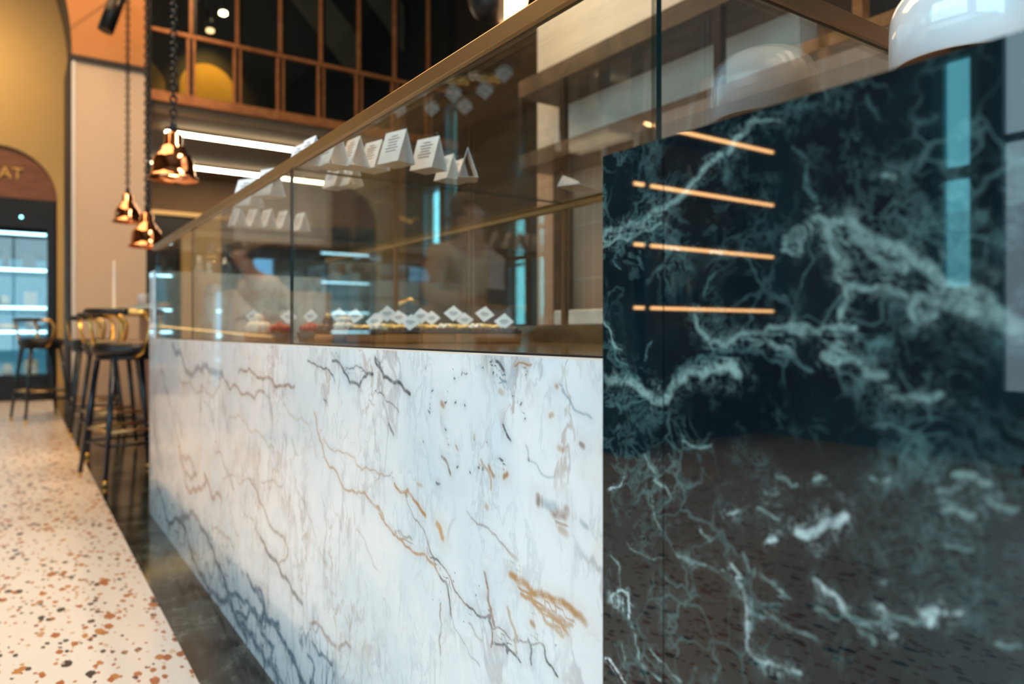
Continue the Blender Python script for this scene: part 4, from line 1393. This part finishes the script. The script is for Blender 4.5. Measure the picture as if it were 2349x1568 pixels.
sh = thing('wall_shelf', 'long dark wooden shelf with upright brackets on the tiled wall', 'shelf', (0, 0, 0))
boxes('upper_board', [(2.30, 2.59, 1.0, 3.30, 2.20, 2.29)], M['shelf_wood'], sh)
boxes('lower_board', [(2.30, 2.59, 1.0, 3.30, 1.80, 1.88)], M['shelf_wood'], sh)
for y in (3.27, 2.9, 1.9, 1.05):
    boxes('upright', [(2.30, 2.335, y, y + .035, 1.88, 2.20)], M['black_metal'], sh)
pl = boxes('trim_5', [(2.50, 2.575, 3.17, 3.245, 0, 1.80)], M['shelf_wood'])
tag(pl, kind='structure')

ld = thing('step_ladder', 'white folding step ladder leaning behind the case near the green counter', 'ladder', (2.2, 2.36, 0))
bm = bmesh.new()
tube(bm, [(-.02, .30, .0), (0, .02, 1.30)], .014, 8); tube(bm, [(.30, .30, 0), (.28, .02, 1.30)], .014, 8)
bm_obj('front_rails', bm, M['white_plain'], ld)
bm = bmesh.new()
tube(bm, [(-.02, -.30, .0), (0, 0, 1.30)], .012, 8); tube(bm, [(.30, -.30, 0), (.28, 0, 1.30)], .012, 8)
bm_obj('rear_rails', bm, M['white_plain'], ld)
for k in range(5):
    z = .22 + k * .25
    yy = .30 - .28 * z / 1.3
    boxes('step', [(0, .28, yy - .04, yy + .04, z, z + .02)], M['white_plain'], ld)
wb = thing('white_tray_box', 'white shallow box on the back worktop near the green counter', 'box', (1.80, 2.09, .9295))
boxes('body', [(-.07, .07, -.16, .15, 0, .055)], M['white_plain'], wb, bev=.004)
ws = thing('work_stand', 'low stand carrying the white box behind the case', 'stand', (1.80, 2.09, .02))
boxes('top', [(-.10, .10, -.18, .17, .88, .909)], M['shelf_wood'], ws)
for sx in (-.095, .065):
    for sy in (-.17, .13):
        boxes('leg', [(sx, sx + .03, sy, sy + .03, -.02, .88)], M['black_metal'], ws)

# dark cabinet and trim at the back under the gallery
cb = thing('tall_dark_cabinet', 'tall black cabinet against the brown back wall under the gallery', 'cabinet', (0, 0, 0))
boxes('body', [(1.25, 4.9, 12.3, 12.78, 0, 2.72)], M['black_metal'], cb)
boxes('cornice', [(1.22, 4.95, 12.25, 12.79, 2.72, 2.78)], M['brass'], cb)

# linear lamps under the gallery
for i, (y, x0, x1, lab) in enumerate(((9.72, 1.50, 4.0, 'long glowing linear lamp on the soffit, the nearer and brighter one'), (11.6, 1.52, 4.4, 'linear lamp on the soffit farther back, partly behind the copper pendant'))):
    ll = thing('linear_lamp', lab, 'lamp', (0, 0, 0), group='linear lamps under the gallery')
    boxes('lamp_housing', [(x0, x1, y - .03, y + .03, 3.37, 3.42)], M['black_metal'], ll)
    boxes('diffuser', [(x0 + .12, x1, y - .035, y + .035, 3.345, 3.37)], M['led'], ll)
    boxes('end_spot', [(x0, x0 + .08, y - .035, y + .035, 3.345, 3.37)], M['led'], ll)
    area_light('linear_lamp_glow', ((x0 + x1) / 2, y, 3.33), (0, 0, -1), x1 - x0, .06, 30, WARM2)

# gallery spotlights
for i, (px, py, lab) in enumerate(((512, 32, 'small glowing spotlight inside the gallery, upper one'), (482, 72, 'small dim spotlight inside the gallery, below the glowing one'))):
    x, y, z = on_y(px, py, 10.0)
    sp_ = thing('track_spotlight', lab, 'lamp', (x, y, z))
    bm = bmesh.new(); tube(bm, [(0, 0, .02), (-.02, .08, .26)], [.055, .05], 16); tube(bm, [(-.02, .08, .26), (-.02, .1, 6.58 - z)], .012, 8)
    bm_obj('lamp_body', bm, M['black_metal'], sp_)
    bm = bmesh.new(); tube(bm, [(0, -.003, .0), (0, 0, .018)], [.05, .05], 16)
    bm_obj('lamp_face', bm, M['lamp_face'] if i == 0 else emit_mat('dim_face', (1, .55, .25), 3), sp_)

# tilted black spotlight in front of the spandrel
sp_ = thing('black_spotlight', 'tilted black cylindrical spotlight in front of the orange spandrel', 'lamp', (.74, 8.45, 3.98))
bm = bmesh.new()
tube(bm, [(0, 0, 0), (.14, 0, .46)], .075, 20)
bm_obj('lamp_body', bm, M['black_metal'], sp_)
bm = bmesh.new(); tube(bm, [(.12, 0, .42), (.17, .02, .60), (.17, .55, .62)], .015, 8)
bm_obj('bracket', bm, M['black_metal'], sp_)

# dark globe pendant with lit side, above the case
gp = thing('globe_pendant', 'black globe pendant with a glowing side above the brass rail', 'lamp', (2.03, 3.12, 2.47))
bm = bmesh.new(); blob(bm, (-.02, 0, .14), .125, 1, 1, 1, 4); bm_obj('globe', bm, M['black_metal'], gp)
bm = bmesh.new()
for k in range(0): pass
lathe(bm, [(.0, -.05), (.10, -.03), (.155, .06), (.165, .14), (.15, .15), (.14, .06), (.09, -.01), (0, -.03)], 40)
bmesh.ops.bisect_plane(bm, geom=bm.verts[:] + bm.edges[:] + bm.faces[:], plane_co=(.04, -.025, 0), plane_no=(.83, -.55, 0), clear_inner=True)
bm_obj('glowing_side', bm, emit_mat('warm_shell', (1, .70, .38), 4.5), gp)
bm = bmesh.new(); tube(bm, [(0, 0, .26), (0, 0, 4.2)], .006, 8); bm_obj('cord', bm, M['black_metal'], gp)

# ================================================================== PENDANTS over the bar


def pendant(loc, R, label, ztop=6.58):
    p = thing('copper_pendant', label, 'lamp', loc, group='copper pendants over the bar')
    bm = bmesh.new()
    k = R / .125
    prof = [(.125, 0), (.120, .012), (.108, .020), (.102, .05), (.098, .10), (.085, .125), (.070, .135), (.058, .165), (.045, .178), (.042, .235), (.030, .245), (0, .247)]
    lathe(bm, [(r * k, z * k) for r, z in prof], 40)
    sh_ = bm_obj('shade', bm, M['copper'], p)
    md = sh_.modifiers.new('thick', 'SOLIDIFY'); md.thickness = .002
    bm = bmesh.new(); blob(bm, (0, 0, .09 * k), .03 * k); bm_obj('bulb', bm, emit_mat('bulb', (1, .6, .25), 12), p)
    bm = bmesh.new(); lathe(bm, [(0, .245 * k), (.016, .245 * k), (.016, .30 * k), (0, .31 * k)], 12); bm_obj('socket', bm, M['black_metal'], p)
    # chain: interlocking links as one twisted pair of strands
    bm = bmesh.new()
    h = ztop - loc[2]
    z = .30 * k
    pts = []; L = .034
    q = 0
    while z < min(h, 3.2):
        a = q % 2
        ring = []
        for j in range(9):
            t_ = 2 * PI * j / 8
            u, w_ = .015 * math.cos(t_), .024 * math.sin(t_)
            ring.append((u if a else 0, 0 if a else u, z + .017 + w_))
        tube(bm, ring, .006, 4, caps=False)
        z += .034; q += 1
    tube(bm, [(0, 0, z), (0, 0, h)], .009, 6)
    bm_obj('chain', bm, M['black_metal'], p)
    point_light('pendant_glow', (loc[0], loc[1], loc[2] + .03), 4, WARM, .03)
    return p


for px, py, D, R, lab in ((398, 412, 3.77, .125, 'largest copper pendant with black chain, nearest over the bar'),
                          (293, 510, 6.28, .125, 'small copper pendant hanging in front of the pale pier'),
                          (337, 567, 5.18, .125, 'lowest copper pendant beside the end of the glass case')):
    a, b, c = ray(px, py)
    pendant((D * a, D * b, CAMH + D * c), R, lab)

# ================================================================== BAR
bar = thing('bar_counter', 'brown bar with slatted orange front beyond the marble counter', 'bar counter', (0, 0, 0))
boxes('front_panel', [(1.02, 1.06, 4.05, 8.2, .06, 1.06)], M['bar_panel'], bar)
boxes('bar_top', [(.74, 1.40, 4.03, 8.3, 1.06, 1.10)], M['bar_top'], bar, bev=.004)
boxes('body', [(1.06, 1.36, 4.05, 8.2, 0, 1.06)], M['dark_wall'], bar)
boxes('brass_edge', [(.73, .74, 4.03, 8.3, 1.065, 1.095)], M['brass_bright'], bar)


def glassware(kind, loc, label, s=1., m=None):
    g = thing(kind, label, 'glassware', loc, group='glass things on the bar')
    bm = bmesh.new()
    if kind == 'glass_cloche':
        lathe(bm, [(.11, .0), (.11, .12), (.095, .19), (.05, .225), (0, .23)], 32)
    elif kind == 'glass_bottle':
        lathe(bm, [(0, 0), (.038, 0), (.038, .16), (.015, .21), (.013, .27), (0, .27)], 24)
    elif kind == 'stem_glass':
        lathe(bm, [(0, 0), (.03, 0), (.004, .008), (.004, .08), (.035, .12), (.032, .18)], 24)
    else:
        lathe(bm, [(0, 0), (.034, 0), (.038, .12)], 24)
    for v in bm.verts: v.co *= s
    bm_obj('bowl' if kind != 'glass_bottle' else 'bottle_body', bm, m or M['jar_glass'], g)
    if kind == 'glass_cloche':
        bm = bmesh.new(); blob(bm, (0, 0, .24 * s), .014 * s); bm_obj('knob', bm, M['brass'], g)
    return g


gl = [('glass_cloche', (.95, 4.35), 1.1, 'clear glass cloche on the bar beside the marble end slab'),
      ('glass_bottle', (.92, 4.75), 1.0, 'pale blue bottle on the bar, nearest one'),
      ('tumbler', (.84, 4.65), 1.0, 'clear tumbler at the bar edge, nearest one'),
      ('glass_bottle', (1.05, 5.1), 1.0, 'blue bottle on the bar behind the cloche'),
      ('stem_glass', (.88, 5.2), 1.0, 'stemmed glass on the bar between the bottles'),
      ('glass_cloche', (1.0, 5.6), 1.0, 'clear glass cloche on the bar, the farther one'),
      ('tumbler', (.86, 5.75), 1.0, 'clear tumbler at the bar edge, middle one'),
      ('stem_glass', (.90, 6.2), 1.0, 'stemmed glass far along the bar'),
      ('tumbler', (.86, 6.7), 1.0, 'clear tumbler at the bar edge, farthest one'),
      ('glass_bottle', (1.0, 7.1), 1.0, 'bottle standing farthest along the bar')]
for kd, (x, y), s, lab in gl:
    m = None
    if kd == 'glass_bottle': m = M['bottle_pale']
    if kd == 'tumbler': m = M['white_plain']
    glassware(kd, (x, y, 1.1), lab, s, m)
x, y, z = on_y(262, 640, 8.0)
cn = thing('taper_candle', 'thin white candle standing on the bar in front of the pier', 'candle', (x, y, 1.1))
bm = bmesh.new(); lathe(bm, [(0, .0), (.035, 0), (.03, .012), (.014, .02), (.014, .40), (.006, .5), (0, .5)], 16)
bm_obj('candle_stick', bm, M['white_plain'], cn)


# ================================================================== STOOLS
def stool():
    r = thing('bar_stool', None, 'bar stool')
    bm = bmesh.new(); lathe(bm, [(0, .74), (.18, .74), (.20, .755), (.205, .785), (.195, .81), (.15, .822), (0, .825)], 36)
    bm_obj('seat', bm, M['black_leather'], r)
    bm = bmesh.new(); lathe(bm, [(.15, .715), (.185, .715), (.185, .742), (.15, .742), (.15, .715)], 36); bm_obj('seat_frame', bm, M['black_metal'], r)
    for sx, sy in ((-1, -1), (1, -1), (1, 1), (-1, 1)):
        bm = bmesh.new(); tube(bm, [(.13 * sx, .13 * sy, .73), (.205 * sx, .205 * sy, .03)], [.019, .013], 12)
        lg = bm_obj('leg', bm, M['black_lacquer'], r)
        bm = bmesh.new(); tube(bm, [(.205 * sx, .205 * sy, .03), (.208 * sx, .208 * sy, 0)], .0135, 12)
        bm_obj('leg_tip', bm, M['brass_bright'], lg)
    for z, w in ((.30, .178), (.22, .186)):
        bm = bmesh.new()
        rr = w if z > .25 else w
        c = [(-rr, -rr, z), (rr, -rr, z), (rr, rr, z), (-rr, rr, z)]
        for k in range(4): tube(bm, [c[k], c[(k + 1) % 4]], .009, 8)
        bm_obj('footrest', bm, M['black_metal'] if z < .25 else M['brass'], r)
    # low curved back with brass arms (opening towards the bar, +X)
    bm = bmesh.new()
    pts = [(.225 * math.cos(a), .225 * math.sin(a), 1.0) for a in [PI * (.62 + .76 * k / 14) for k in range(15)]]
    tube(bm, pts, .02, 10)
    bm_obj('backrest', bm, M['black_leather'], r)
    for s in (-1, 1):
        bm = bmesh.new()
        tube(bm, [(-.084, .209 * s, 1.0), (.01, .226 * s, .995), (.045, .228 * s, .94), (.035, .222 * s, .84), (.0, .205 * s, .76), (-.03, .17 * s, .73)], .015, 10)
        bm_obj('arm', bm, M['brass_bright'], r)
    bm = bmesh.new(); tube(bm, [(-.225, 0, 1.0), (-.215, 0, .90), (-.18, 0, .76)], .010, 10); bm_obj('back_support', bm, M['brass_bright'], r)
    return r


s0 = stool()
for i, (x, y, rz, lab) in enumerate(((.57, 5.08, .25, 'black bar stool with brass arms, nearest the white marble counter'),
                                     (.60, 6.25, .1, 'black bar stool, second from the marble counter'),
                                     (.58, 7.45, .0, 'black bar stool, third from the marble counter, near the pier'),
                                     (.20, 8.85, .3, 'black bar stool standing apart in front of the lit fridge'))):
    o = s0 if i == 0 else copy_tree(s0)
    o.location = (x, y, 0); o.rotation_euler = (0, 0, rz); o.scale = (1, 1, 1.025)
    o['label'] = lab; o['group'] = 'black stools at the bar'


# ================================================================== FRIDGES in the arches
def fridge(cx, label, lit=1.0):
    f = thing('display_fridge', label, 'fridge', (cx, YW + .02, 0))
    w = AR - .02
    boxes('body', [(-w, -w + .09, 0, .62, 0, 2.66), (w - .09, w, 0, .62, 0, 2.66), (-w + .09, w - .09, 0, .62, 0, .33), (-w + .09, w - .09, 0, .62, 2.28, 2.66), (-w + .09, w - .09, .56, .62, .33, 2.28)], M['black_metal'], f)
    boxes('back_panel', [(-w + .09, w - .09, .545, .56, .33, 1.9)], M['cold_back'], f)
    for k, z in enumerate((.90, 1.22, 1.72, 2.20)):
        s_ = boxes('shelf', [(-w + .09, w - .09, .04, .56, z, z + .02)], M['black_metal'], f)
        boxes('shelf_light', [(-w + .10, w - .10, .03, .045, z - .01, z + .02)], M['led_cold'], s_)
    pane('door_pane', -w + .09, w - .09, .0, .006, .34, 2.27, M['glass'], f, 'y')
    return f


f1 = fridge(AX, 'tall black fridge glowing blue inside the arch at the far left')
f2 = fridge(-3.3, 'second tall black fridge, seen only as a reflection in the case glass', .7)
bm = bmesh.new(); blob(bm, (0, 0, 0), .018)
dl = bm_obj('status_light', bm, M['led_green'], f1); dl.location = (.26, -.005, 2.42)
# curved wooden tympanum with the visible end of the sign
for cx in (AX, -3.3):
    bm = bmesh.new()
    arch_panel(bm, cx, AR - .005, 2.67, ASP + .0, YW + .06, .04)
    tag(bm_obj('trim_7' if cx == AX else 'trim_8', bm, M['red_wood']), kind='structure')
fcv = bpy.data.curves.new('sign_text', 'FONT')
fcv.body = 'AT'
fcv.size = .21
fcv.extrude = .01
fo = bpy.data.objects.new('tmp', fcv)
COL.objects.link(fo)
dg = bpy.context.evaluated_depsgraph_get()
me = bpy.data.meshes.new_from_object(fo.evaluated_get(dg))
COL.objects.unlink(fo)
me.materials.clear(); me.materials.append(mat('gold_letters', (.85, .50, .14), .3, .4))
sg = link(bpy.data.objects.new('sign_letters', me))
sg.location = (-.205, YW + .045, 2.92); sg.rotation_euler = (PI / 2, 0, 0)
tag(sg, 'gold letters AT on the wooden panel above the far left fridge', 'sign')

# goods in the fridges
gi = 0
def goods(kind, loc, label, m, s=1.):
    bm = bmesh.new()
    if kind == 'cake': lathe(bm, [(0, 0), (.08, 0), (.085, .06), (.07, .075), (0, .08)], 24)
    elif kind == 'carton': box(bm, -.06, .06, -.06, .06, 0, .16, bev=.005)
    elif kind == 'jar': lathe(bm, [(0, 0), (.045, 0), (.045, .09), (.03, .10), (.03, .12), (0, .12)], 20)
    else: lathe(bm, [(0, 0), (.03, 0), (.03, .15), (.012, .19), (.012, .23), (0, .23)], 20)
    for v in bm.verts: v.co *= s
    o = bm_obj(kind, bm, m)
    o.location = loc
    tag(o, label, 'food' if kind == 'cake' else 'container')
    return o


SHN = {.92: 'second shelf', 1.24: 'third shelf', 1.74: 'fourth shelf', .331: 'bottom'}
names_x = ['left', 'centre left', 'centre right', 'right']
for z, kinds in ((.331, ('cake', 'carton', 'jar', 'carton')), (.921, ('jar', 'cake', 'cake', 'jar')), (1.241, ('cake', 'cake', 'jar', 'carton')), (1.741, ('bottle', 'carton', 'bottle', 'carton'))):
    for k, kd in enumerate(kinds):
        x = AX - .45 + k * .27 + random.uniform(-.02, .02)
        lvl = {.331: 'bottom', .921: 'lowest shelf', 1.241: 'middle shelf', 1.741: 'upper shelf'}[z]
        mm = M['dark_goods'] if (z == 1.741) else (M['cream'] if kd == 'cake' else M['plastic_blue'])
        goods(kd, (x, YW + .24, z), 'pale %s on the %s of the arch fridge, %s one' % (kd, lvl, names_x[k]) if mm != M['dark_goods'] else 'dark %s on the %s of the arch fridge, %s one' % (kd, lvl, names_x[k]), mm, 1.25)
for z in (.331, .921, 1.241, 1.741):
    for k in range(3):
        x = -3.3 - .36 + k * .35
        lvl = {.331: 'bottom', .921: 'lowest shelf', 1.241: 'middle shelf', 1.741: 'upper shelf'}[z]
        goods('carton', (x, YW + .24, z), 'pale carton on the %s of the reflected fridge, %s one' % (lvl, ('left', 'middle', 'right')[k]), M['plastic_blue'], 1.1)

# ================================================================== CUSTOMERS' SIDE (seen as reflections)
# open cooled shelf with white goods between the arches
oc = thing('open_cooler', 'low open cooler with cold lights, reflected in the left of the case glass', 'cooler', (-1.75, 11.0, 0))
boxes('body', [(-.55, .55, .0, .45, 0, .15), (-.55, -.5, 0, .45, .15, 1.5), (.5, .55, 0, .45, .15, 1.5), (-.5, .5, .4, .45, .15, 1.5), (-.55, .55, 0, .45, 1.5, 1.6)], M['white_plain'], oc)
boxes('back_panel', [(-.5, .5, .385, .40, .15, 1.5)], M['cool_back'], oc)
for z in (.5, .85, 1.2):
    s_ = boxes('shelf', [(-.5, .5, .02, .4, z, z + .02)], M['white_plain'], oc)
    boxes('shelf_light', [(-.48, .48, .01, .025, z - .01, z + .02)], M['led_cold'], s_)
for z in (.15, .52, .87, 1.22):
    for k in range(3):
        lvl = {.15: 'bottom', .52: 'lowest shelf', .87: 'middle shelf', 1.22: 'top shelf'}[z]
        goods('carton', (-1.75 - .3 + .3 * k, 11.2, z + .001), 'white carton on the %s of the open cooler, %s one' % (lvl, ('left', 'middle', 'right')[k]), M['plastic_blue'])

sb = thing('service_station', 'beige service station with black machine recess, reflected beyond the people', 'cabinet', (0, 0, 0))
boxes('cabinet', [(-1.49, -.55, 7.0, 7.5, 0, 1.30)], M['pale_plaster'], sb)
boxes('hood', [(-1.49, -.55, 7.0, 7.5, 1.75, 2.6)], mat('pale_hood', (.45, .38, .30), .6), sb)
boxes('recess', [(-1.49, -.55, 7.30, 7.5, 1.30, 1.75)], M['black_metal'], sb)
cm = thing('coffee_machine', 'black coffee machine in the recess of the service station', 'coffee machine', (-.80, 7.15, 1.30))
boxes('body', [(-.2, .2, -.1, .1, 0, .35)], M['black_metal'], cm, bev=.01)
boxes('screen', [(-.12, .12, -.105, -.1, .15, .30)], emit_mat('blue_screen', (.15, .5, .9), 1.2), cm)

# shelving with warm strips, on a return wall
tag(boxes('wall_return', [(-4.5, -2.55, 4.12, 4.24, 0, 3.4)], M['dark_wall']), kind='structure')
rk = thing('lit_shelving', 'dark shelving with four orange light strips, mirrored in the green marble', 'shelving', (0, 0, 0))
XR0, XR1 = -4.30, -2.66
for i, z in enumerate((2.42, 1.97, 1.53, 1.07)):
    s_ = boxes('shelf', [(XR0, XR1, 3.82, 4.11, z + .02, z + .045)], M['dark_wall'], rk)
    boxes('shelf_light', [(XR0, XR1 - .20, 3.815, 3.835, z, z + .018)], M['led_orange'], s_)
    boxes('shelf_light', [(XR1 - .12, XR1 - .02, 3.815, 3.835, z, z + .018)], M['led_orange'], s_)
boxes('side_panel', [(XR1, XR1 + .03, 3.80, 4.11, 0, 2.6)], M['dark_wall'], rk)
boxes('divider', [(XR1 - .18, XR1 - .14, 3.83, 4.11, 0, 2.465)], M['black_metal'], rk)
bi = 0
for z, xs in ((2.015 - .0, (-3.55, -3.40, -4.0)), (1.575, (-3.05, -3.15, -3.7)), (1.115, (-3.15, -3.22, -3.3, -3.4))):
    for k, x in enumerate(xs):
        lv = {2.015: 'upper', 1.575: 'middle', 1.115: 'lower'}[z]
        goods('bottle', (x, 3.95, z + .001), 'blue bottle on the %s lit shelf, %s one mirrored in green marble' % (lv, ('first', 'second', 'third', 'fourth')[k]), M['bottle_blue'] if k % 2 == 0 else M['bottle_pale'], .9)

# street outside the windows
tag(boxes('wall_street', [(-14, -13.8, -9, 16, 0, 3.2)], M['facade']), kind='structure')
tag(boxes('floor_street', [(-14, -4.75, -9, 16, -.1, -.02), (-4.75, 6, -9, -4.46, -.1, -.02)], mat('street_paving', (.35, .38, .42), .8)), kind='structure')
aw = thing('street_awning', 'dark red awning across the street, glimpsed in the green marble', 'awning', (0, 0, 0))
bm = bmesh.new()
vs = [bm.verts.new(p) for p in ((-13.8, -1.5, 2.6), (-12.6, -1.5, 2.1), (-12.6, 3.5, 2.1), (-13.8, 3.5, 2.6), (-13.8, -1.5, 2.2), (-12.6, -1.5, 1.9), (-12.6, 3.5, 1.9), (-13.8, 3.5, 2.2))]
for q in ((0, 1, 2, 3), (7, 6, 5, 4), (0, 4, 5, 1), (1, 5, 6, 2), (2, 6, 7, 3), (3, 7, 4, 0)): bm.faces.new([vs[i] for i in q])
bm_obj('canopy', bm, M['awning'], aw)


# ================================================================== PEOPLE
def skin_obj(name, verts, edges, radii, m, parent, root=0, sub=2):
    me = bpy.data.meshes.new(name)
    me.from_pydata([tuple(v) for v in verts], edges, [])
    o = link(bpy.data.objects.new(name, me))
    o.parent = parent
    md = o.modifiers.new('skin', 'SKIN')
    if not me.skin_vertices:
        bpy.context.view_layer.objects.active = o
        o.modifiers.remove(md)
        with bpy.context.temp_override(object=o, active_object=o, selected_objects=[o]):
            bpy.ops.object.modifier_add(type='SKIN')
        md = o.modifiers[0]
    sv = me.skin_vertices[0].data
    for i, r in enumerate(radii):
        rr = r if isinstance(r, tuple) else (r, r)
        sv[i].radius = rr
        sv[i].use_root = (i == root)
    md.use_smooth_shade = True
    s_ = o.modifiers.new('sub', 'SUBSURF'); s_.levels = sub; s_.render_levels = sub
    me.materials.append(m)
    return o


def person(name_label, loc, rz, H, arms, lean, top_m, leg_m, coat_len, hold=None, head_down=.25, hair_long=False):
    p = thing('person', name_label, 'person', loc, rz)
    k = H / 1.75
    # faces local -Y ; joints in metres for a 1.75 m body
    V, E, R = [], [], []

    def add(pos, r, par=None):
        V.append(Vector(pos) * k); R.append(tuple(q * k for q in r) if isinstance(r, tuple) else r * k)
        if par is not None: E.append((par, len(V) - 1))
        return len(V) - 1
    L = lean
    pel = add((0, 0, .95), (.15, .11))
    sp1 = add((0, -.10 * L, 1.12), (.135, .10), pel)
    sp2 = add((0, -.28 * L, 1.30), (.16, .11), sp1)
    sh_ = add((0, -.38 * L, 1.42), (.13, .085), sp2)
    nk = add((0, -.45 * L - .01, 1.50), .052, sh_)
    hb = add((0, -.50 * L - .02, 1.56), .070, nk)
    hm = add((0, -.53 * L - .03, 1.64), (.078, .092), hb)
    ht = add((0, -.54 * L - .02, 1.715), (.062, .075), hm)
    ns = add((0, -.53 * L - .118, 1.625), .012, hm)
    for s in (-1, 1):
        add((s * .083, -.53 * L - .02, 1.635), (.010, .022), hm)
    for s in (-1, 1):
        hp = add((s * .095, 0, .90), .095, pel)
        kn = add((s * .11, -.02, .50), .060, hp)
        an = add((s * .12, .02, .09), .040, kn)
        add((s * .13, -.13, .045), (.045, .032), an)
    palms = []
    for s, (el, wr) in zip((-1, 1), arms):
        so = add((s * .19, -.38 * L, 1.40), .058, sh_)
        e_ = add((s * el[0], el[1], el[2]), .042, so)
        w_ = add((s * wr[0], wr[1], wr[2]), .028, e_)
        d = (Vector(wr) - Vector(el)).normalized()
        d = Vector((s * d.x, d.y, d.z))
        side = d.cross(Vector((0, 0, 1)))
        if side.length < .2: side = Vector((0, 1, 0))
        side.normalize()
        up = side.cross(d).normalized()
        base = Vector((s * wr[0], wr[1], wr[2]))
        pm = add(base + d * .05, (.038, .018), w_)
        for q in range(4):
            o_ = (q - 1.5) * .020
            f1_ = add(base + d * .095 + side * o_, .0095, pm)
            f2_ = add(base + d * (.125 + .008 * (q in (1, 2))) + side * o_ - up * .008, .0088, f1_)
            add(base + d * (.142 + .010 * (q in (1, 2))) + side * o_ - up * .026, .0078, f2_)
        t1 = add(base + d * .045 + side * .042 - up * .01, .011, pm)
        add(base + d * .085 + side * .055 - up * .02, .009, t1)
        palms.append(base + d * .1)
    skin_obj('body', V, E, R, M['skin'], p, 0, 1)
    hc = V[hm]
    # hair
    bm = bmesh.new()
    blob(bm, hc + Vector((0, .022, .035)) * k, .103 * k, .98, 1.05, 1.0, 3)
    bmesh.ops.delete(bm, geom=[v for v in bm.verts if v.co.y < hc.y - .035 * k and v.co.z < hc.z + .055 * k], context='VERTS')
    if hair_long: blob(bm, hc + Vector((0, .07, -.10)) * k, .10 * k, .95, .55, 1.5, 3)
    bm_obj('hair', bm, M['hair'], p)
    for s in (-1, 1):
        bm = bmesh.new(); blob(bm, hc + Vector((s * .033, -.070, .008)) * k, .010 * k); bm_obj('eye', bm, M['white_plain'], p)
    bm = bmesh.new(); blob(bm, hc + Vector((0, -.078, -.05)) * k, .02 * k, 1.1, .5, .3); bm_obj('mouth', bm, mat('lips', (.35, .1, .08), .5), p)
    # jacket
    V2, E2, R2 = [], [], []

    def a2(pos, r, par=None):
        V2.append(Vector(pos) * k); R2.append(tuple(q * k for q in r) if isinstance(r, tuple) else r * k)
        if par is not None: E2.append((par, len(V2) - 1))
        return len(V2) - 1
    c0 = a2((0, 0, 1.02), (.185, .145)); c1 = a2((0, -.12 * L, 1.14), (.17, .135), c0); c2 = a2((0, -.28 * L, 1.30), (.19, .14), c1); c3 = a2((0, -.38 * L, 1.42), (.15, .105), c2)
    a2((0, -.43 * L, 1.475), .075, c3)
    for s, (el, wr) in zip((-1, 1), arms):
        so = a2((s * .19, -.38 * L, 1.40), .078, c3)
        e_ = a2((s * el[0], el[1], el[2]), .062, so)
        a2((s * wr[0], wr[1], wr[2]), .048, e_)
    skin_obj('jacket', V2, E2, R2, top_m, p, 0, 2)
    if coat_len < .93:
        bm = bmesh.new()
        n_ = 10
        prof_ = [((.172 + .035 * q / n_) * k, (1.10 - (1.10 - coat_len) * q / n_) * k) for q in range(n_ + 1)]
        lathe(bm, [(0, prof_[0][1] + .02)] + prof_ + [(prof_[-1][0] - .012, prof_[-1][1]), (.15 * k, .99 * k)], 28)
        for v in bm.verts:
            v.co.y *= .80
            v.co.y += .012 * math.sin(math.atan2(v.co.y, v.co.x) * 6) * max(0, (1.0 - v.co.z / k))
        bm_obj('coat_skirt', bm, top_m, p)
    bm = bmesh.new()
    blob(bm, Vector((0, .005, .93)) * k, .165 * k, 1.0, .80, .80, 3)
    for s in (-1, 1):
        tube(bm, [Vector(q) * k for q in ((s * .075, .0, .95), (s * .088, -.005, .80), (s * .10, -.02, .62), (s * .11, -.02, .50), (s * .115, .005, .30), (s * .12, .02, .08))], [q * k for q in (.085, .098, .085, .074, .066, .064)], 16)
    bm_obj('trousers', bm, leg_m, p)
    for s in (-1, 1):
        bm = bmesh.new(); blob(bm, Vector((s * .13, -.06, .045)) * k, .10 * k, .50, 1.35, .45, 3)
        bm_obj('shoe', bm, M['cloth_black'], p)
    return p, palms, k


A_cam = [((.24, -.20, 1.18), (.09, -.38, 1.33))] * 2
A_down = [((.24, -.06, 1.15), (.20, -.30, 1.12))] * 2
pA, palA, kA = person('person in dark top with beige sleeve bending over a phone, reflected in the case glass', (-.91, 3.60, 0), -.4, 1.66, A_down, .25, M['cloth_beige'], M['cloth_black'], .70, hair_long=True)
pB, palB, kB = person('person in light jacket and black trousers holding a camera, reflected in the glass', (-1.52, 4.12, 0), 2.6, 1.76, A_cam, .18, M['cloth_light'], M['cloth_black'], .86)
pC, palC, kC = person('person in long beige coat bending forward, reflected at the left of the case glass', (-.78, 6.05, 0), 1.2, 1.60, A_down, .9, M['cloth_beige'], M['cloth_beige'], .50)
ca = thing('camera', 'black camera held in both hands by the person in the light jacket', 'camera', (-1.52, 4.12, 0), 2.6)
ca.name = 'photo_camera'
boxes('camera_body', [(-.062, .062, -.50, -.45, 1.33, 1.42)], M['black_metal'], ca, bev=.006)
bm = bmesh.new(); tube(bm, [(0, -.50, 1.37), (0, -.58, 1.37)], [.034, .036], 20); bm_obj('lens', bm, M['black_metal'], ca)
ph = thing('mobile_phone', 'black phone held by the person in the dark top', 'phone', (-.91, 3.60, 0), -.4)
boxes('phone_body', [(-.16, .16, -.385, -.372, 1.05, 1.13)], M['black_metal'], ph, bev=.003)
for o in bpy.data.objects:
    if o.name.startswith('sign_text'): pass
